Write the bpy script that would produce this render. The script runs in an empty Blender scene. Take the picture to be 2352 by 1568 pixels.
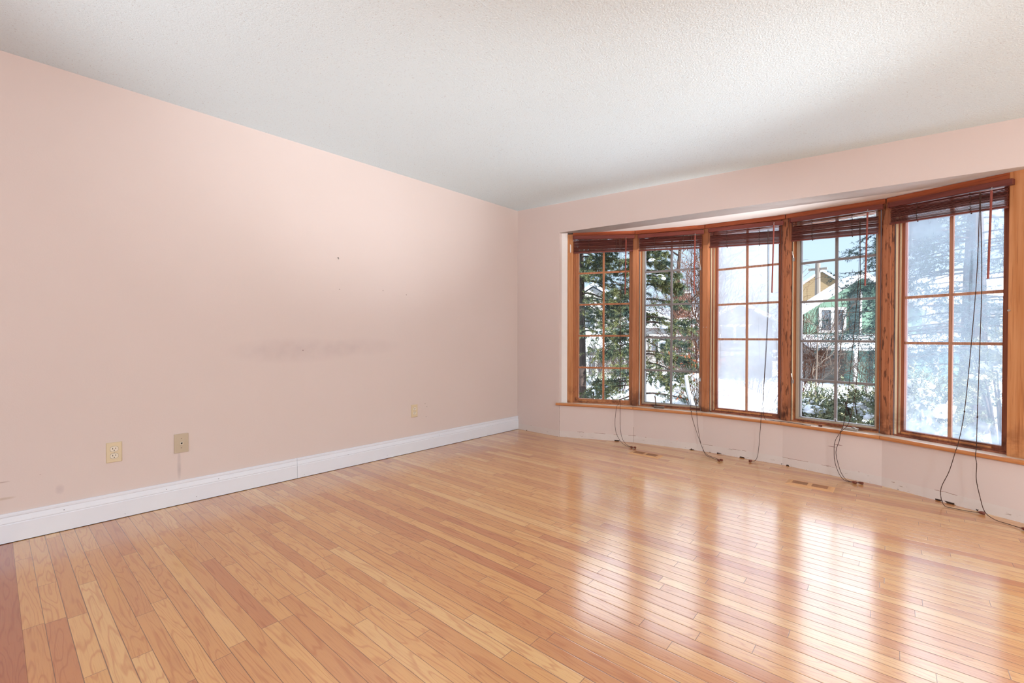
import bpy, bmesh, math, random
import numpy as np
from mathutils import Matrix, Vector
random.seed(7); RNG = np.random.default_rng(11)
SC = bpy.context.scene
COL = SC.collection

# ------------------------------------------------------------------ camera
cam_d = bpy.data.cameras.new('camera'); cam = bpy.data.objects.new('camera', cam_d); COL.objects.link(cam)
cam_d.sensor_width = 36.0; cam_d.lens = 1025.0 / 2352.0 * 36.0; cam_d.clip_start = 0.02; cam_d.clip_end = 500
def cam_matrix(yaw, pitch, roll, loc):
    f0 = Vector((-math.sin(yaw), math.cos(yaw), 0)); r0 = Vector((math.cos(yaw), math.sin(yaw), 0)); u0 = Vector((0, 0, 1))
    f = f0 * math.cos(pitch) - u0 * math.sin(pitch); u = u0 * math.cos(pitch) + f0 * math.sin(pitch)
    r = r0 * math.cos(roll) + u * math.sin(roll); u2 = u * math.cos(roll) - r0 * math.sin(roll)
    m = Matrix((r, u2, -f)).transposed().to_4x4(); m.translation = loc
    return m
cam.matrix_world = cam_matrix(math.radians(42.827), math.radians(0.546), math.radians(0.069), Vector((3.338, 0.0, 1.028)))
SC.camera = cam

# ------------------------------------------------------------------ light and exposure
SC.view_settings.view_transform = 'Standard'; SC.view_settings.look = 'None'
SC.view_settings.exposure = 0.36; SC.view_settings.gamma = 1.0; SC.view_settings.use_curve_mapping = False
world = bpy.data.worlds.new('sky'); SC.world = world; world.use_nodes = True
wn = world.node_tree.nodes; wl = world.node_tree.links
bg = wn['Background']; tc = wn.new('ShaderNodeTexCoord'); sep = wn.new('ShaderNodeSeparateXYZ'); rp = wn.new('ShaderNodeValToRGB')
wl.new(tc.outputs['Generated'], sep.inputs[0]); wl.new(sep.outputs['Z'], rp.inputs[0]); wl.new(rp.outputs[0], bg.inputs['Color'])
rp.color_ramp.elements[0].position = 0.0; rp.color_ramp.elements[0].color = (0.47, 0.58, 0.70, 1)
rp.color_ramp.elements[1].position = 1.0; rp.color_ramp.elements[1].color = (0.40, 0.62, 1.0, 1)
e = rp.color_ramp.elements.new(0.18); e.color = (0.42, 0.555, 0.72, 1)
e = rp.color_ramp.elements.new(0.42); e.color = (2.5, 2.65, 2.9, 1)
e = rp.color_ramp.elements.new(0.72); e.color = (1.9, 2.15, 2.5, 1)
bg.inputs['Strength'].default_value = 1.35
def lamp(name, kind, energy, color, loc, radius=None, rot=None):
    d = bpy.data.lights.new(name, kind); d.energy = energy; d.color = color
    o = bpy.data.objects.new(name, d); COL.objects.link(o); o.location = loc
    if radius is not None: d.shadow_soft_size = radius
    if rot is not None: o.rotation_euler = rot
    return o
SUN_AZ, SUN_EL = math.radians(-6), math.radians(27)
sd = Vector((math.cos(SUN_AZ) * math.cos(SUN_EL), math.sin(SUN_AZ) * math.cos(SUN_EL), math.sin(SUN_EL)))
sun = lamp('sun', 'SUN', 17.0, (1.0, 0.985, 0.96), (20, -5, 15)); sun.data.angle = math.radians(0.6)
sun.rotation_euler = sd.to_track_quat('Z', 'Y').to_euler()
FILL_W = 92.0  # base power of the added fill point lights
lamp('fill_behind_camera', 'POINT', FILL_W * 0.75, (1.0, 0.93, 0.84), (4.6, -1.3, 1.75), 0.16)  # warm fill added behind the camera, no known lamp there
lamp('fill_right_side', 'POINT', FILL_W * 1.0, (0.86, 0.95, 1.0), (5.5, 1.4, 0.95), 0.16)  # cool fill added out of view on the right

def fill_uplight(name, loc, d, w, size):               # added out-of-view fill spot aimed upward; no lamp stands there
    o = lamp(name, 'SPOT', w, (0.94, 0.97, 1.0), loc, 0.12); o.data.spot_size = math.radians(size); o.data.spot_blend = 1.0
    o.rotation_euler = (-Vector(d)).to_track_quat('Z', 'Y').to_euler(); return o
fill_uplight('fill_by_casing', (4.9, 3.40, 0.45), (-2.7, 0.66, 1.36), 520, 25)
fill_uplight('fill_side_wall', (5.7, 2.7, 0.5), (-1.0, -0.12, 0.42), 380, 34)
fill_uplight('fill_near_wall', (1.7, -1.3, 0.5), (-0.30, 1.0, 0.72), 125, 60)
fill_uplight('fill_far_end', (4.6, -1.4, 0.6), (-1.0, 0.42, 0.7), 40, 66)

# ------------------------------------------------------------------ materials
def srgb(r, g, b):
    f = lambda c: (c / 255 / 12.92) if c / 255 <= 0.04045 else ((c / 255 + 0.055) / 1.055) ** 2.4
    return (f(r), f(g), f(b), 1.0)
def osr(r, g, b):                                  # outdoor colours scaled down to balance the strong sun
    return tuple(k * 0.95 for k in srgb(r, g, b)[:3]) + (1.0,)
class NT:
    def __init__(self, name):
        self.m = bpy.data.materials.new(name); self.m.use_nodes = True
        self.t = self.m.node_tree; self.n = self.t.nodes; self.l = self.t.links
        self.b = self.n['Principled BSDF']
    def new(self, t, **kw):
        nd = self.n.new(t)
        for k, v in kw.items():
            setattr(nd, k, v)
        return nd
    def set(self, sock, v):
        if hasattr(v, 'is_linked') or isinstance(v, bpy.types.NodeSocket): self.l.new(v, sock)
        else: sock.default_value = v
    def math(self, op, a, b=None, c=None, clamp=False):
        nd = self.new('ShaderNodeMath', operation=op, use_clamp=clamp); self.set(nd.inputs[0], a)
        if b is not None: self.set(nd.inputs[1], b)
        if c is not None: self.set(nd.inputs[2], c)
        return nd.outputs[0]
    def pos(self):
        g = self.new('ShaderNodeNewGeometry'); s = self.new('ShaderNodeSeparateXYZ'); self.l.new(g.outputs['Position'], s.inputs[0])
        return s.outputs[0], s.outputs[1], s.outputs[2], g.outputs['Position']
    def vec(self, x, y, z):
        nd = self.new('ShaderNodeCombineXYZ'); self.set(nd.inputs[0], x); self.set(nd.inputs[1], y); self.set(nd.inputs[2], z); return nd.outputs[0]
    def noise(self, v, scale=1.0, detail=2.0, rough=0.5, dist=0.0):
        nd = self.new('ShaderNodeTexNoise'); self.set(nd.inputs['Vector'], v); nd.inputs['Scale'].default_value = scale
        nd.inputs['Detail'].default_value = detail; nd.inputs['Roughness'].default_value = rough; nd.inputs['Distortion'].default_value = dist
        return nd.outputs[0]
    def white(self, v):
        nd = self.new('ShaderNodeTexWhiteNoise', noise_dimensions='3D'); self.set(nd.inputs['Vector'], v); return nd.outputs[0]
    def ramp(self, f, stops):
        nd = self.new('ShaderNodeValToRGB'); self.set(nd.inputs[0], f); el = nd.color_ramp.elements
        el[0].position, el[0].color = stops[0]; el[1].position, el[1].color = stops[-1]
        for p, c in stops[1:-1]:
            x = el.new(p); x.color = c
        return nd.outputs[0]
    def mix(self, f, a, b, mode='MIX'):
        nd = self.new('ShaderNodeMix', data_type='RGBA', blend_type=mode); self.set(nd.inputs[0], f); self.set(nd.inputs[6], a); self.set(nd.inputs[7], b)
        return nd.outputs[2]
    def step(self, x, a, b):
        nd = self.new('ShaderNodeMapRange', interpolation_type='SMOOTHSTEP'); self.set(nd.inputs[0], x); nd.inputs[1].default_value = a; nd.inputs[2].default_value = b
        return nd.outputs[0]
    def bump(self, h, strength, dist):
        nd = self.new('ShaderNodeBump'); nd.inputs['Strength'].default_value = strength; nd.inputs['Distance'].default_value = dist; self.set(nd.inputs['Height'], h)
        self.l.new(nd.outputs[0], self.b.inputs['Normal']); return nd
    def out(self, color, rough=0.5, spec=0.5, **kw):
        self.set(self.b.inputs['Base Color'], color); self.set(self.b.inputs['Roughness'], rough); self.b.inputs['Specular IOR Level'].default_value = spec
        for k, v in kw.items(): self.b.inputs[k.replace('_', ' ')].default_value = v
        return self.m
def plain(name, c, rough=0.5, spec=0.4, var=0.06, scale=30, metal=0.0):
    t = NT(name); x, y, z, p = t.pos()
    n = t.noise(p, scale, 3)
    dark = tuple(k * (1 - var) for k in c[:3]) + (1,); lite = tuple(min(1, k * (1 + var)) for k in c[:3]) + (1,)
    return t.out(t.mix(n, dark, lite), rough, spec, Metallic=metal)
def blob(t, y, z, y0, z0, ry, rz):
    a = t.math('DIVIDE', t.math('SUBTRACT', y, y0), ry); b = t.math('DIVIDE', t.math('SUBTRACT', z, z0), rz)
    return t.math('SUBTRACT', 1.0, t.math('ADD', t.math('POWER', t.math('ABSOLUTE', a), 2.0), t.math('POWER', t.math('ABSOLUTE', b), 2.0)), clamp=True)

PINK = srgb(226, 199, 190)
def mat_wall_left():
    t = NT('pink_wall_paint'); x, y, z, p = t.pos()
    c = t.mix(t.noise(p, 2.2, 3), srgb(220, 205, 198), srgb(224, 209, 203))
    n = t.noise(p, 14, 4)
    def stain(c, m, col, k): return t.mix(t.math('MULTIPLY', t.math('MULTIPLY', m, n), k, clamp=True), c, col)
    c = stain(c, blob(t, y, z, 1.33, 0.93, 0.5, 0.10), srgb(190, 172, 172), 0.5)
    c = stain(c, blob(t, y, z, 1.85, 0.95, 0.35, 0.08), srgb(190, 172, 172), 0.35)
    c = stain(c, blob(t, y, z, 0.615, 0.235, 0.012, 0.1), srgb(150, 140, 145), 0.7)
    c = stain(c, blob(t, y, z, 0.10, 0.22, 0.02, 0.03), srgb(185, 170, 174), 0.6)
    c = stain(c, blob(t, y, z, -0.10, 0.305, 0.03, 0.004), srgb(150, 105, 92), 0.9)
    c = stain(c, blob(t, y, z, -0.10, 0.222, 0.05, 0.008), srgb(180, 155, 125), 0.9)
    c = stain(c, blob(t, y, z, 0.03, 0.315, 0.004, 0.003), srgb(150, 105, 92), 0.9)
    for yy, zz in ((2.02, 1.42), (1.64, 1.40), (2.25, 1.40), (1.36, 0.93), (2.45, 0.42), (2.47, 0.39), (2.46, 0.30)):
        c = stain(c, blob(t, y, z, yy, zz, 0.006, 0.005), srgb(120, 90, 80), 1.6)
    t.bump(t.noise(p, 160, 3), 0.12, 0.002)
    return t.out(c, 0.6, 0.3)
def mat_wall_front():
    t = NT('pink_bay_paint'); x, y, z, p = t.pos()
    c = t.mix(t.noise(p, 2.2, 3), srgb(220, 203, 197), srgb(224, 208, 202))
    rag = t.math('ADD', 0.056, t.math('MULTIPLY', t.noise(p, 22, 5, 0.6), 0.016))
    bare = t.math('LESS_THAN', z, rag)
    scr = t.math('GREATER_THAN', t.noise(t.vec(t.math('MULTIPLY', x, 14), t.math('MULTIPLY', y, 14), t.math('MULTIPLY', z, 90)), 1.0, 4, 0.65), 0.66)
    barec = t.mix(t.math('MULTIPLY', scr, 0.7), t.mix(t.noise(p, 8, 4), srgb(214, 200, 194), srgb(230, 220, 214)), srgb(160, 135, 118))
    edge = t.math('LESS_THAN', t.math('ABSOLUTE', t.math('SUBTRACT', z, rag)), 0.0013)
    brk = t.math('GREATER_THAN', t.noise(p, 9, 4), 0.55)
    c = t.mix(bare, c, barec)
    c = t.mix(t.math('MULTIPLY', edge, brk), c, srgb(150, 110, 92))
    # hairline cracks down the drywall joints of the bay
    for xk in (0.565, 1.245, 1.869):
        w = t.math('LESS_THAN', t.math('ABSOLUTE', t.math('SUBTRACT', x, t.math('ADD', xk, t.math('MULTIPLY', t.math('SUBTRACT', t.noise(p, 25, 3), 0.5), 0.012)))), 0.0014)
        low = t.math('LESS_THAN', z, 0.33 if xk < 1 else (0.15 if xk < 1.5 else 0.05))
        c = t.mix(t.math('MULTIPLY', t.math('MULTIPLY', w, low), 0.75), c, srgb(130, 95, 80))
    dirt = t.math('MULTIPLY', t.math('LESS_THAN', z, 0.011), t.math('GREATER_THAN', t.noise(p, 11, 4), 0.6))
    c = t.mix(dirt, c, srgb(60, 42, 34))
    for xx, zz in ((2.87, 0.235), (2.83, 0.215)):
        c = t.mix(t.math('MULTIPLY', blob(t, x, z, xx, zz, 0.03, 0.003), 1.5, clamp=True), c, srgb(150, 110, 105))
    t.bump(t.noise(p, 160, 3), 0.12, 0.002)
    return t.out(c, 0.6, 0.3)
def mat_ceiling():
    t = NT('stippled_ceiling'); x, y, z, p = t.pos()
    n = t.noise(p, 120, 3, 0.6); n2 = t.noise(p, 230, 2, 0.5); big = t.noise(p, 0.9, 2)
    h = t.math('ADD', t.math('MULTIPLY', t.step(n, 0.42, 0.62), 0.7), t.math('MULTIPLY', n2, 0.5))
    pits = t.math('MULTIPLY', t.step(n, 0.40, 0.30), 0.5)
    c = t.mix(pits, t.mix(big, srgb(222, 239, 246), srgb(226, 242, 248)), srgb(176, 176, 178))
    t.bump(h, 0.4, 0.004)
    return t.out(c, 0.9, 0.1)
def mat_floor(dark=False):
    t = NT('oak_strip_floor' if not dark else 'oak_threshold'); x, y, z, p = t.pos()
    ca, sa = math.cos(math.radians(2.27)), math.sin(math.radians(2.27))
    u = t.math('ADD', t.math('MULTIPLY', x, ca), t.math('MULTIPLY', y, sa)); v = t.math('SUBTRACT', t.math('MULTIPLY', y, ca), t.math('MULTIPLY', x, sa))
    W = 0.05495 if not dark else 0.4
    vv = t.math('DIVIDE', t.math('ADD', v, 0.0673), W); row = t.math('FLOOR', vv); fv = t.math('FRACT', vv)
    r1 = t.white(t.vec(row, 3.1, 0.0)); r2 = t.white(t.vec(row, 9.7, 1.0))
    ln = t.math('ADD', 0.50, t.math('MULTIPLY', r2, 0.5))
    uu = t.math('ADD', t.math('DIVIDE', u, ln), t.math('MULTIPLY', r1, 17.0)); cell = t.math('FLOOR', uu); fu = t.math('FRACT', uu)
    j = t.math('ADD', 0.15, t.math('MULTIPLY', t.white(t.vec(row, cell, 5.0)), 0.7))
    bid = t.math('ADD', cell, t.math('GREATER_THAN', fu, j))
    jd = t.math('MULTIPLY', t.math('ABSOLUTE', t.math('SUBTRACT', fu, j)), ln)
    rnd = t.white(t.vec(row, bid, 2.0)); rnd2 = t.white(t.vec(row, bid, 8.0))
    base = t.ramp(rnd, [(0.0, srgb(196, 126, 74)), (0.12, srgb(207, 143, 84)), (0.45, srgb(216, 156, 92)), (0.8, srgb(223, 167, 102)), (1.0, srgb(229, 181, 120))])
    if dark: base = srgb(176, 100, 56)
    off = t.math('MULTIPLY', rnd2, 60.0)
    gv = t.vec(t.math('ADD', t.math('MULTIPLY', u, 1.7), off), t.math('MULTIPLY', v, 16.0), t.math('ADD', off, row))
    gn = t.noise(gv, 1.0, 2.0, 0.45)
    ring = t.math('PINGPONG', t.math('MULTIPLY', gn, t.math('ADD', 6.0, t.math('MULTIPLY', rnd2, 8.0))), 0.5)
    ring = t.step(ring, 0.30, 0.5)
    fine = t.noise(t.vec(t.math('ADD', t.math('MULTIPLY', u, 9.0), off), t.math('MULTIPLY', v, 260.0), off), 1.0, 2.0, 0.6)
    blot = t.noise(t.vec(t.math('ADD', t.math('MULTIPLY', u, 4.0), off), t.math('MULTIPLY', v, 14.0), off), 1.0, 3.0)
    c = t.mix(t.math('MULTIPLY', ring, 0.46), base, t.mix(1.0, base, srgb(214, 168, 140), 'MULTIPLY'))
    c = t.mix(t.math('MULTIPLY', t.step(fine, 0.45, 0.72), 0.28), c, t.mix(1.0, c, srgb(205, 165, 135), 'MULTIPLY'))
    c = t.mix(t.math('MULTIPLY', t.step(blot, 0.6, 0.8), 0.35), c, srgb(176, 108, 70))
    knot = t.math('MULTIPLY', t.step(t.noise(t.vec(t.math('ADD', t.math('MULTIPLY', u, 7.0), off), t.math('MULTIPLY', v, 24.0), off), 1.0, 1.0), 0.79, 0.84), 0.7)
    c = t.mix(knot, c, srgb(95, 50, 34))
    se = t.math('MULTIPLY', t.math('MINIMUM', fv, t.math('SUBTRACT', 1.0, fv)), W)
    gapw = t.math('ADD', 0.0006, t.math('MULTIPLY', t.white(t.vec(row, 1.0, 4.0)), 0.0007))
    s1 = t.step(t.math('SUBTRACT', se, gapw), 0.0006, -0.0004); s2 = t.step(jd, 0.0014, 0.0006)
    seam = t.math('MAXIMUM', s1, s2) if not dark else t.math('MULTIPLY', s1, 0.0)
    c = t.mix(t.math('MULTIPLY', seam, 0.78), c, srgb(84, 46, 30))
    crown = t.math('MULTIPLY', t.step(se, 0.0, 0.004), 0.5)
    wav = t.noise(p, 1.6, 2)
    h = t.math('ADD', t.math('MULTIPLY', t.math('SUBTRACT', 1.0, seam), 0.7), t.math('ADD', crown, t.math('MULTIPLY', wav, 0.6)))
    bp = t.bump(h, 0.35, 0.0012)
    t.l.new(bp.outputs[0], t.b.inputs['Coat Normal'])
    return t.out(c, 0.42, 0.35, Coat_Weight=1.0, Coat_Roughness=0.17, Coat_IOR=2.05)
def mat_wood(name, c0, c1, dirt=None, axis='z', gloss=0.35, streak=0.0, rough=0.4, bleach=None):
    t = NT(name); x, y, z, p = t.pos()
    if axis == 'z': g = t.vec(t.math('MULTIPLY', x, 60), t.math('MULTIPLY', y, 60), t.math('MULTIPLY', z, 1.8))
    else: g = t.vec(t.math('MULTIPLY', x, 2.2), t.math('MULTIPLY', y, 2.2), t.math('MULTIPLY', z, 70))
    n = t.noise(g, 1.0, 3, 0.55); n2 = t.noise(g, 2.6, 2)
    c = t.mix(t.step(n, 0.3, 0.7), c0, c1)
    c = t.mix(t.math('MULTIPLY', t.step(n2, 0.55, 0.7), 0.35), c, t.mix(1.0, c, srgb(170, 120, 95), 'MULTIPLY'))
    if dirt is not None:
        d = t.noise(p, 9, 4, 0.6)
        k = t.math('MULTIPLY', t.step(z, 0.62, 0.36), t.step(d, 0.42, 0.62))
        c = t.mix(t.math('MULTIPLY', k, 0.75), c, dirt)
    if streak:
        s = t.noise(t.vec(t.math('MULTIPLY', x, 75), t.math('MULTIPLY', y, 75), t.math('MULTIPLY', z, 11)), 1.0, 3, 0.6)
        c = t.mix(t.math('MULTIPLY', t.step(s, 0.54, 0.64), streak), c, srgb(58, 26, 18))
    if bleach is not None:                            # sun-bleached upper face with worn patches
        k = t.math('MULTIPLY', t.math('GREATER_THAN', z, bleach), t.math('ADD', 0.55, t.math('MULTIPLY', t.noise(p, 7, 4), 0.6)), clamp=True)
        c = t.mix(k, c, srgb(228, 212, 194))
    t.bump(n, 0.15, 0.001)
    return t.out(c, rough, gloss)
def mat_glass():
    t = NT('clear_pane'); tr = t.new('ShaderNodeBsdfTransparent'); gl = t.new('ShaderNodeBsdfGlossy'); mx = t.new('ShaderNodeMixShader')
    tr.inputs[0].default_value = (0.97, 0.985, 0.98, 1); gl.inputs['Roughness'].default_value = 0.0
    lw = t.new('ShaderNodeFresnel'); lw.inputs[0].default_value = 1.3
    t.l.new(lw.outputs[0], mx.inputs[0]); t.l.new(tr.outputs[0], mx.inputs[1]); t.l.new(gl.outputs[0], mx.inputs[2])
    t.l.new(mx.outputs[0], t.n['Material Output'].inputs['Surface']); return t.m
def mat_fog(name, tint, amount, frost):
    """double pane with condensation between the sheets: part clear, part scattering"""
    t = NT(name); x, y, z, p = t.pos()
    tr = t.new('ShaderNodeBsdfTransparent'); tl = t.new('ShaderNodeBsdfTranslucent'); mx = t.new('ShaderNodeMixShader'); tl.inputs[0].default_value = tint
    cloud = t.noise(p, 3.0, 4, 0.6); run = t.noise(t.vec(t.math('MULTIPLY', x, 38), t.math('MULTIPLY', y, 38), t.math('MULTIPLY', z, 1.6)), 1.0, 3)
    f = t.math('ADD', amount, t.math('MULTIPLY', t.math('SUBTRACT', cloud, 0.5), 0.35)); f = t.math('SUBTRACT', f, t.math('MULTIPLY', t.step(run, 0.6, 0.75), 0.10))
    if frost:
        fr = t.math('MULTIPLY', t.step(t.math('ADD', z, t.math('MULTIPLY', t.noise(p, 16, 5), 0.25)), 0.66, 0.50), 0.35)
        f = t.math('ADD', f, fr)
    f = t.math('MINIMUM', f, 0.95, clamp=True)
    t.l.new(f, mx.inputs[0]); t.l.new(tr.outputs[0], mx.inputs[1]); t.l.new(tl.outputs[0], mx.inputs[2])
    t.l.new(mx.outputs[0], t.n['Material Output'].inputs['Surface']); return t.m
def mat_leaf(name, c0, c1, trans=0.25, scale=6):
    t = NT(name); x, y, z, p = t.pos(); n = t.noise(p, scale, 3)
    return t.out(t.mix(t.step(n, 0.35, 0.65), c0, c1), 0.7, 0.2)
def mat_siding(name, c, pitch=0.14):
    c = tuple(k * 0.34 for k in c[:3]) + (1,)
    t = NT(name); x, y, z, p = t.pos(); f = t.math('FRACT', t.math('DIVIDE', z, pitch))
    c2 = tuple(k * 0.72 for k in c[:3]) + (1,)
    return t.out(t.mix(t.step(f, 0.14, 0.02), c, c2), 0.7, 0.2)
def mat_brick():
    t = NT('red_brick'); x, y, z, p = t.pos(); br = t.new('ShaderNodeTexBrick'); t.l.new(t.vec(t.math('ADD', x, y), z, 0.0), br.inputs['Vector'])
    br.inputs['Color1'].default_value = osr(96, 54, 42); br.inputs['Color2'].default_value = osr(80, 44, 36); br.inputs['Mortar'].default_value = osr(120, 112, 106)
    br.inputs['Scale'].default_value = 1.0; br.inputs['Brick Width'].default_value = 0.24; br.inputs['Row Height'].default_value = 0.085; br.inputs['Mortar Size'].default_value = 0.012
    return t.out(br.outputs[0], 0.85, 0.2)
def mat_snow():
    t = NT('snow'); x, y, z, p = t.pos(); t.bump(t.noise(p, 5, 4), 0.3, 0.08)
    return t.out(t.mix(t.noise(p, 1.5, 3), srgb(206, 213, 224), srgb(222, 227, 234)), 0.8, 0.2)

M = {}
M['wall'] = mat_wall_left(); M['bay'] = mat_wall_front(); M['ceil'] = mat_ceiling(); M['floor'] = mat_floor(); M['thresh'] = mat_floor(True)
M['white'] = plain('white_trim_paint', srgb(232, 236, 244), 0.4, 0.4, 0.02, 12)
M['plaster'] = plain('white_plaster', srgb(243, 238, 235), 0.7, 0.2, 0.03, 18)
M['wood'] = mat_wood('stained_fir', srgb(172, 108, 68), srgb(192, 128, 86), srgb(82, 40, 24))
M['woodw'] = mat_wood('weathered_fir', srgb(162, 98, 64), srgb(182, 118, 82), srgb(74, 36, 24), streak=0.75)
M['woodl'] = mat_wood('worn_fir', srgb(190, 124, 74), srgb(206, 144, 96), srgb(130, 76, 46))
M['woodh'] = mat_wood('head_fir', srgb(150, 70, 36), srgb(176, 90, 50), None, 'x')
M['bar'] = mat_wood('weathered_bar_fir', srgb(172, 122, 98), srgb(192, 144, 118), srgb(110, 66, 52))
M['sunlit_edge'] = mat_wood('sunlit_edge_pine', srgb(226, 204, 166), srgb(238, 222, 192), srgb(150, 100, 64))  # cream tone standing in for sunlight on the jamb edges
M['woodd'] = mat_wood('dark_sash_fir', srgb(138, 78, 56), srgb(160, 98, 72), srgb(66, 34, 26))
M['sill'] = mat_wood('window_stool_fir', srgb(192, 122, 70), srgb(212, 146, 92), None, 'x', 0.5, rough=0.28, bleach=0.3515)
M['beige'] = plain('beige_aluminium', srgb(176, 156, 134), 0.4, 0.5, 0.04, 30)
M['grey'] = plain('grey_aluminium', srgb(132, 126, 126), 0.4, 0.5, 0.05, 30)
M['gasket'] = plain('black_gasket', srgb(30, 26, 26), 0.7, 0.2)
M['blind'] = mat_wood('stained_blind_slat', srgb(92, 44, 36), srgb(116, 60, 50), None, 'x', 0.4)
M['rail'] = mat_wood('blind_rail', srgb(102, 46, 38), srgb(116, 56, 46), None, 'x', 0.35)
M['wand'] = plain('blind_wand_wood', srgb(140, 66, 54), 0.35, 0.5)
M['cord'] = plain('brown_cord', srgb(72, 50, 42), 0.8, 0.2)
M['tassel'] = plain('tassel_wood', srgb(112, 52, 34), 0.35, 0.5)
M['steel'] = plain('steel', srgb(190, 186, 180), 0.3, 0.5, 0.04, 30, 0.8)
M['bronze'] = plain('bronze_handle', srgb(120, 104, 92), 0.35, 0.5, 0.05, 30, 0.5)
M['glass'] = mat_glass(); M['fogw'] = mat_fog('fogged_pane', (0.63, 0.655, 0.69, 1), 0.52, False); M['fogb'] = mat_fog('frosted_pane', (0.60, 0.68, 0.77, 1), 0.30, True)
M['almond'] = plain('almond_plastic', srgb(222, 204, 170), 0.35, 0.5, 0.02, 20)
M['tan'] = plain('tan_plate', srgb(196, 180, 156), 0.4, 0.4, 0.02, 20)
M['ivory'] = plain('ivory_plastic', srgb(232, 222, 204), 0.35, 0.5, 0.02, 20)
M['black'] = plain('black_slot', srgb(24, 20, 18), 0.6, 0.2)
M['vent'] = mat_wood('vent_oak', srgb(208, 150, 96), srgb(222, 168, 112), None, 'x', 0.5)
M['grille'] = plain('vent_grille', srgb(182, 132, 92), 0.6, 0.3, 0.15, 300)
M['snow'] = mat_snow()
M['bark'] = plain('bark', osr(58, 48, 44), 0.9, 0.1, 0.25, 14); M['bark2'] = plain('pale_bark', osr(92, 82, 74), 0.9, 0.1, 0.25, 14)
M['twig'] = plain('brown_twig', osr(80, 54, 42), 0.9, 0.1, 0.3, 5); M['twig2'] = plain('grey_twig', osr(92, 80, 70), 0.9, 0.1, 0.3, 5)
M['needle'] = mat_leaf('spruce_needle', osr(42, 58, 50), osr(82, 84, 48)); M['needleb'] = mat_leaf('blue_spruce_needle', osr(40, 56, 60), osr(62, 76, 70))
M['shrub'] = mat_leaf('juniper_leaf', osr(78, 92, 76), osr(122, 122, 92), scale=8); M['dead'] = plain('dry_leaf', osr(100, 56, 36), 0.9, 0.1, 0.2)
M['green'] = mat_siding('green_siding', srgb(136, 172, 150)); M['teal'] = mat_siding('teal_siding', srgb(150, 196, 184), 0.5); M['tanw'] = mat_siding('tan_siding', srgb(172, 148, 112), 0.2)
M['pale'] = mat_siding('pale_siding', srgb(214, 212, 208), 0.2); M['greyw'] = mat_siding('grey_siding', srgb(150, 146, 140), 0.2); M['brick'] = mat_brick()
M['trimw'] = plain('exterior_white_trim', osr(165, 165, 165), 0.6, 0.3, 0.02); M['slate'] = plain('grey_shingle', osr(110, 106, 104), 0.9, 0.1, 0.15, 8)
M['pane'] = plain('dark_house_pane', osr(74, 80, 86), 0.15, 0.6, 0.1, 3); M['tealc'] = plain('dark_teal_board', osr(34, 50, 52), 0.7, 0.2); M['pole'] = plain('grey_pole', osr(105, 98, 92), 0.9, 0.1)
M['globe'] = plain('opal_globe', srgb(240, 236, 228), 0.3, 0.5)

# ------------------------------------------------------------------ mesh helpers
class MB:
    def __init__(self): self.v = []; self.f = []
    def add(self, vs, fs):
        b = len(self.v); self.v += [tuple(map(float, q)) for q in vs]; self.f += [tuple(i + b for i in q) for q in fs]; return self
    def hexa(self, q):   # eight points: bottom ring 0-3, top ring 4-7
        return self.add(q, [(3, 2, 1, 0), (4, 5, 6, 7), (0, 1, 5, 4), (1, 2, 6, 5), (2, 3, 7, 6), (3, 0, 4, 7)])
    def box(self, a, b):
        (x0, y0, z0), (x1, y1, z1) = a, b
        return self.hexa([(x0, y0, z0), (x1, y0, z0), (x1, y1, z0), (x0, y1, z0), (x0, y0, z1), (x1, y0, z1), (x1, y1, z1), (x0, y1, z1)])
    def tube(self, pts, r, n=6, caps=True):
        pts = [Vector(p) for p in pts]; rs = r if isinstance(r, (list, tuple)) else [r] * len(pts); vs = []; fs = []
        for i, p in enumerate(pts):
            d = (pts[min(i + 1, len(pts) - 1)] - pts[max(i - 1, 0)])
            d = d.normalized() if d.length > 1e-9 else Vector((0, 0, 1))
            a = d.cross(Vector((0, 0, 1)) if abs(d.z) < 0.9 else Vector((1, 0, 0))).normalized(); b = d.cross(a)
            for k in range(n):
                w = 2 * math.pi * k / n; vs.append(p + (a * math.cos(w) + b * math.sin(w)) * rs[i])
        for i in range(len(pts) - 1):
            for k in range(n): fs.append((i * n + k, i * n + (k + 1) % n, (i + 1) * n + (k + 1) % n, (i + 1) * n + k))
        if caps: fs.append(tuple(range(n - 1, -1, -1))); fs.append(tuple((len(pts) - 1) * n + k for k in range(n)))
        return self.add(vs, fs)
    def prism(self, poly, z0, z1):  # poly of (x, y); z0/z1 numbers or functions of x
        f0 = z0 if callable(z0) else (lambda x: z0); f1 = z1 if callable(z1) else (lambda x: z1); n = len(poly)
        vs = [(x, y, f0(x)) for x, y in poly] + [(x, y, f1(x)) for x, y in poly]
        return self.add(vs, [tuple(range(n - 1, -1, -1)), tuple(range(n, 2 * n))] + [(i, (i + 1) % n, n + (i + 1) % n, n + i) for i in range(n)])
    def build(self, name, mat, parent=None, smooth=False, bevel=0.0, loc=None):
        me = bpy.data.meshes.new(name); me.from_pydata(self.v, [], self.f); me.update()
        bm = bmesh.new(); bm.from_mesh(me); bmesh.ops.recalc_face_normals(bm, faces=bm.faces); bm.to_mesh(me); bm.free()
        o = bpy.data.objects.new(name, me); COL.objects.link(o); me.materials.append(mat)
        if smooth:
            for pgn in me.polygons: pgn.use_smooth = True
        if bevel:
            md = o.modifiers.new('bevel', 'BEVEL'); md.width = bevel; md.segments = 2; md.limit_method = 'ANGLE'
        if parent is not None:
            o.parent = parent; o.matrix_parent_inverse = Matrix.Translation(parent.location).inverted()
        return o
def tag(o, label=None, cat=None, group=None, kind=None):
    if label: o['label'] = label
    if cat: o['category'] = cat
    if group: o['group'] = group
    if kind: o['kind'] = kind
    return o
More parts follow.
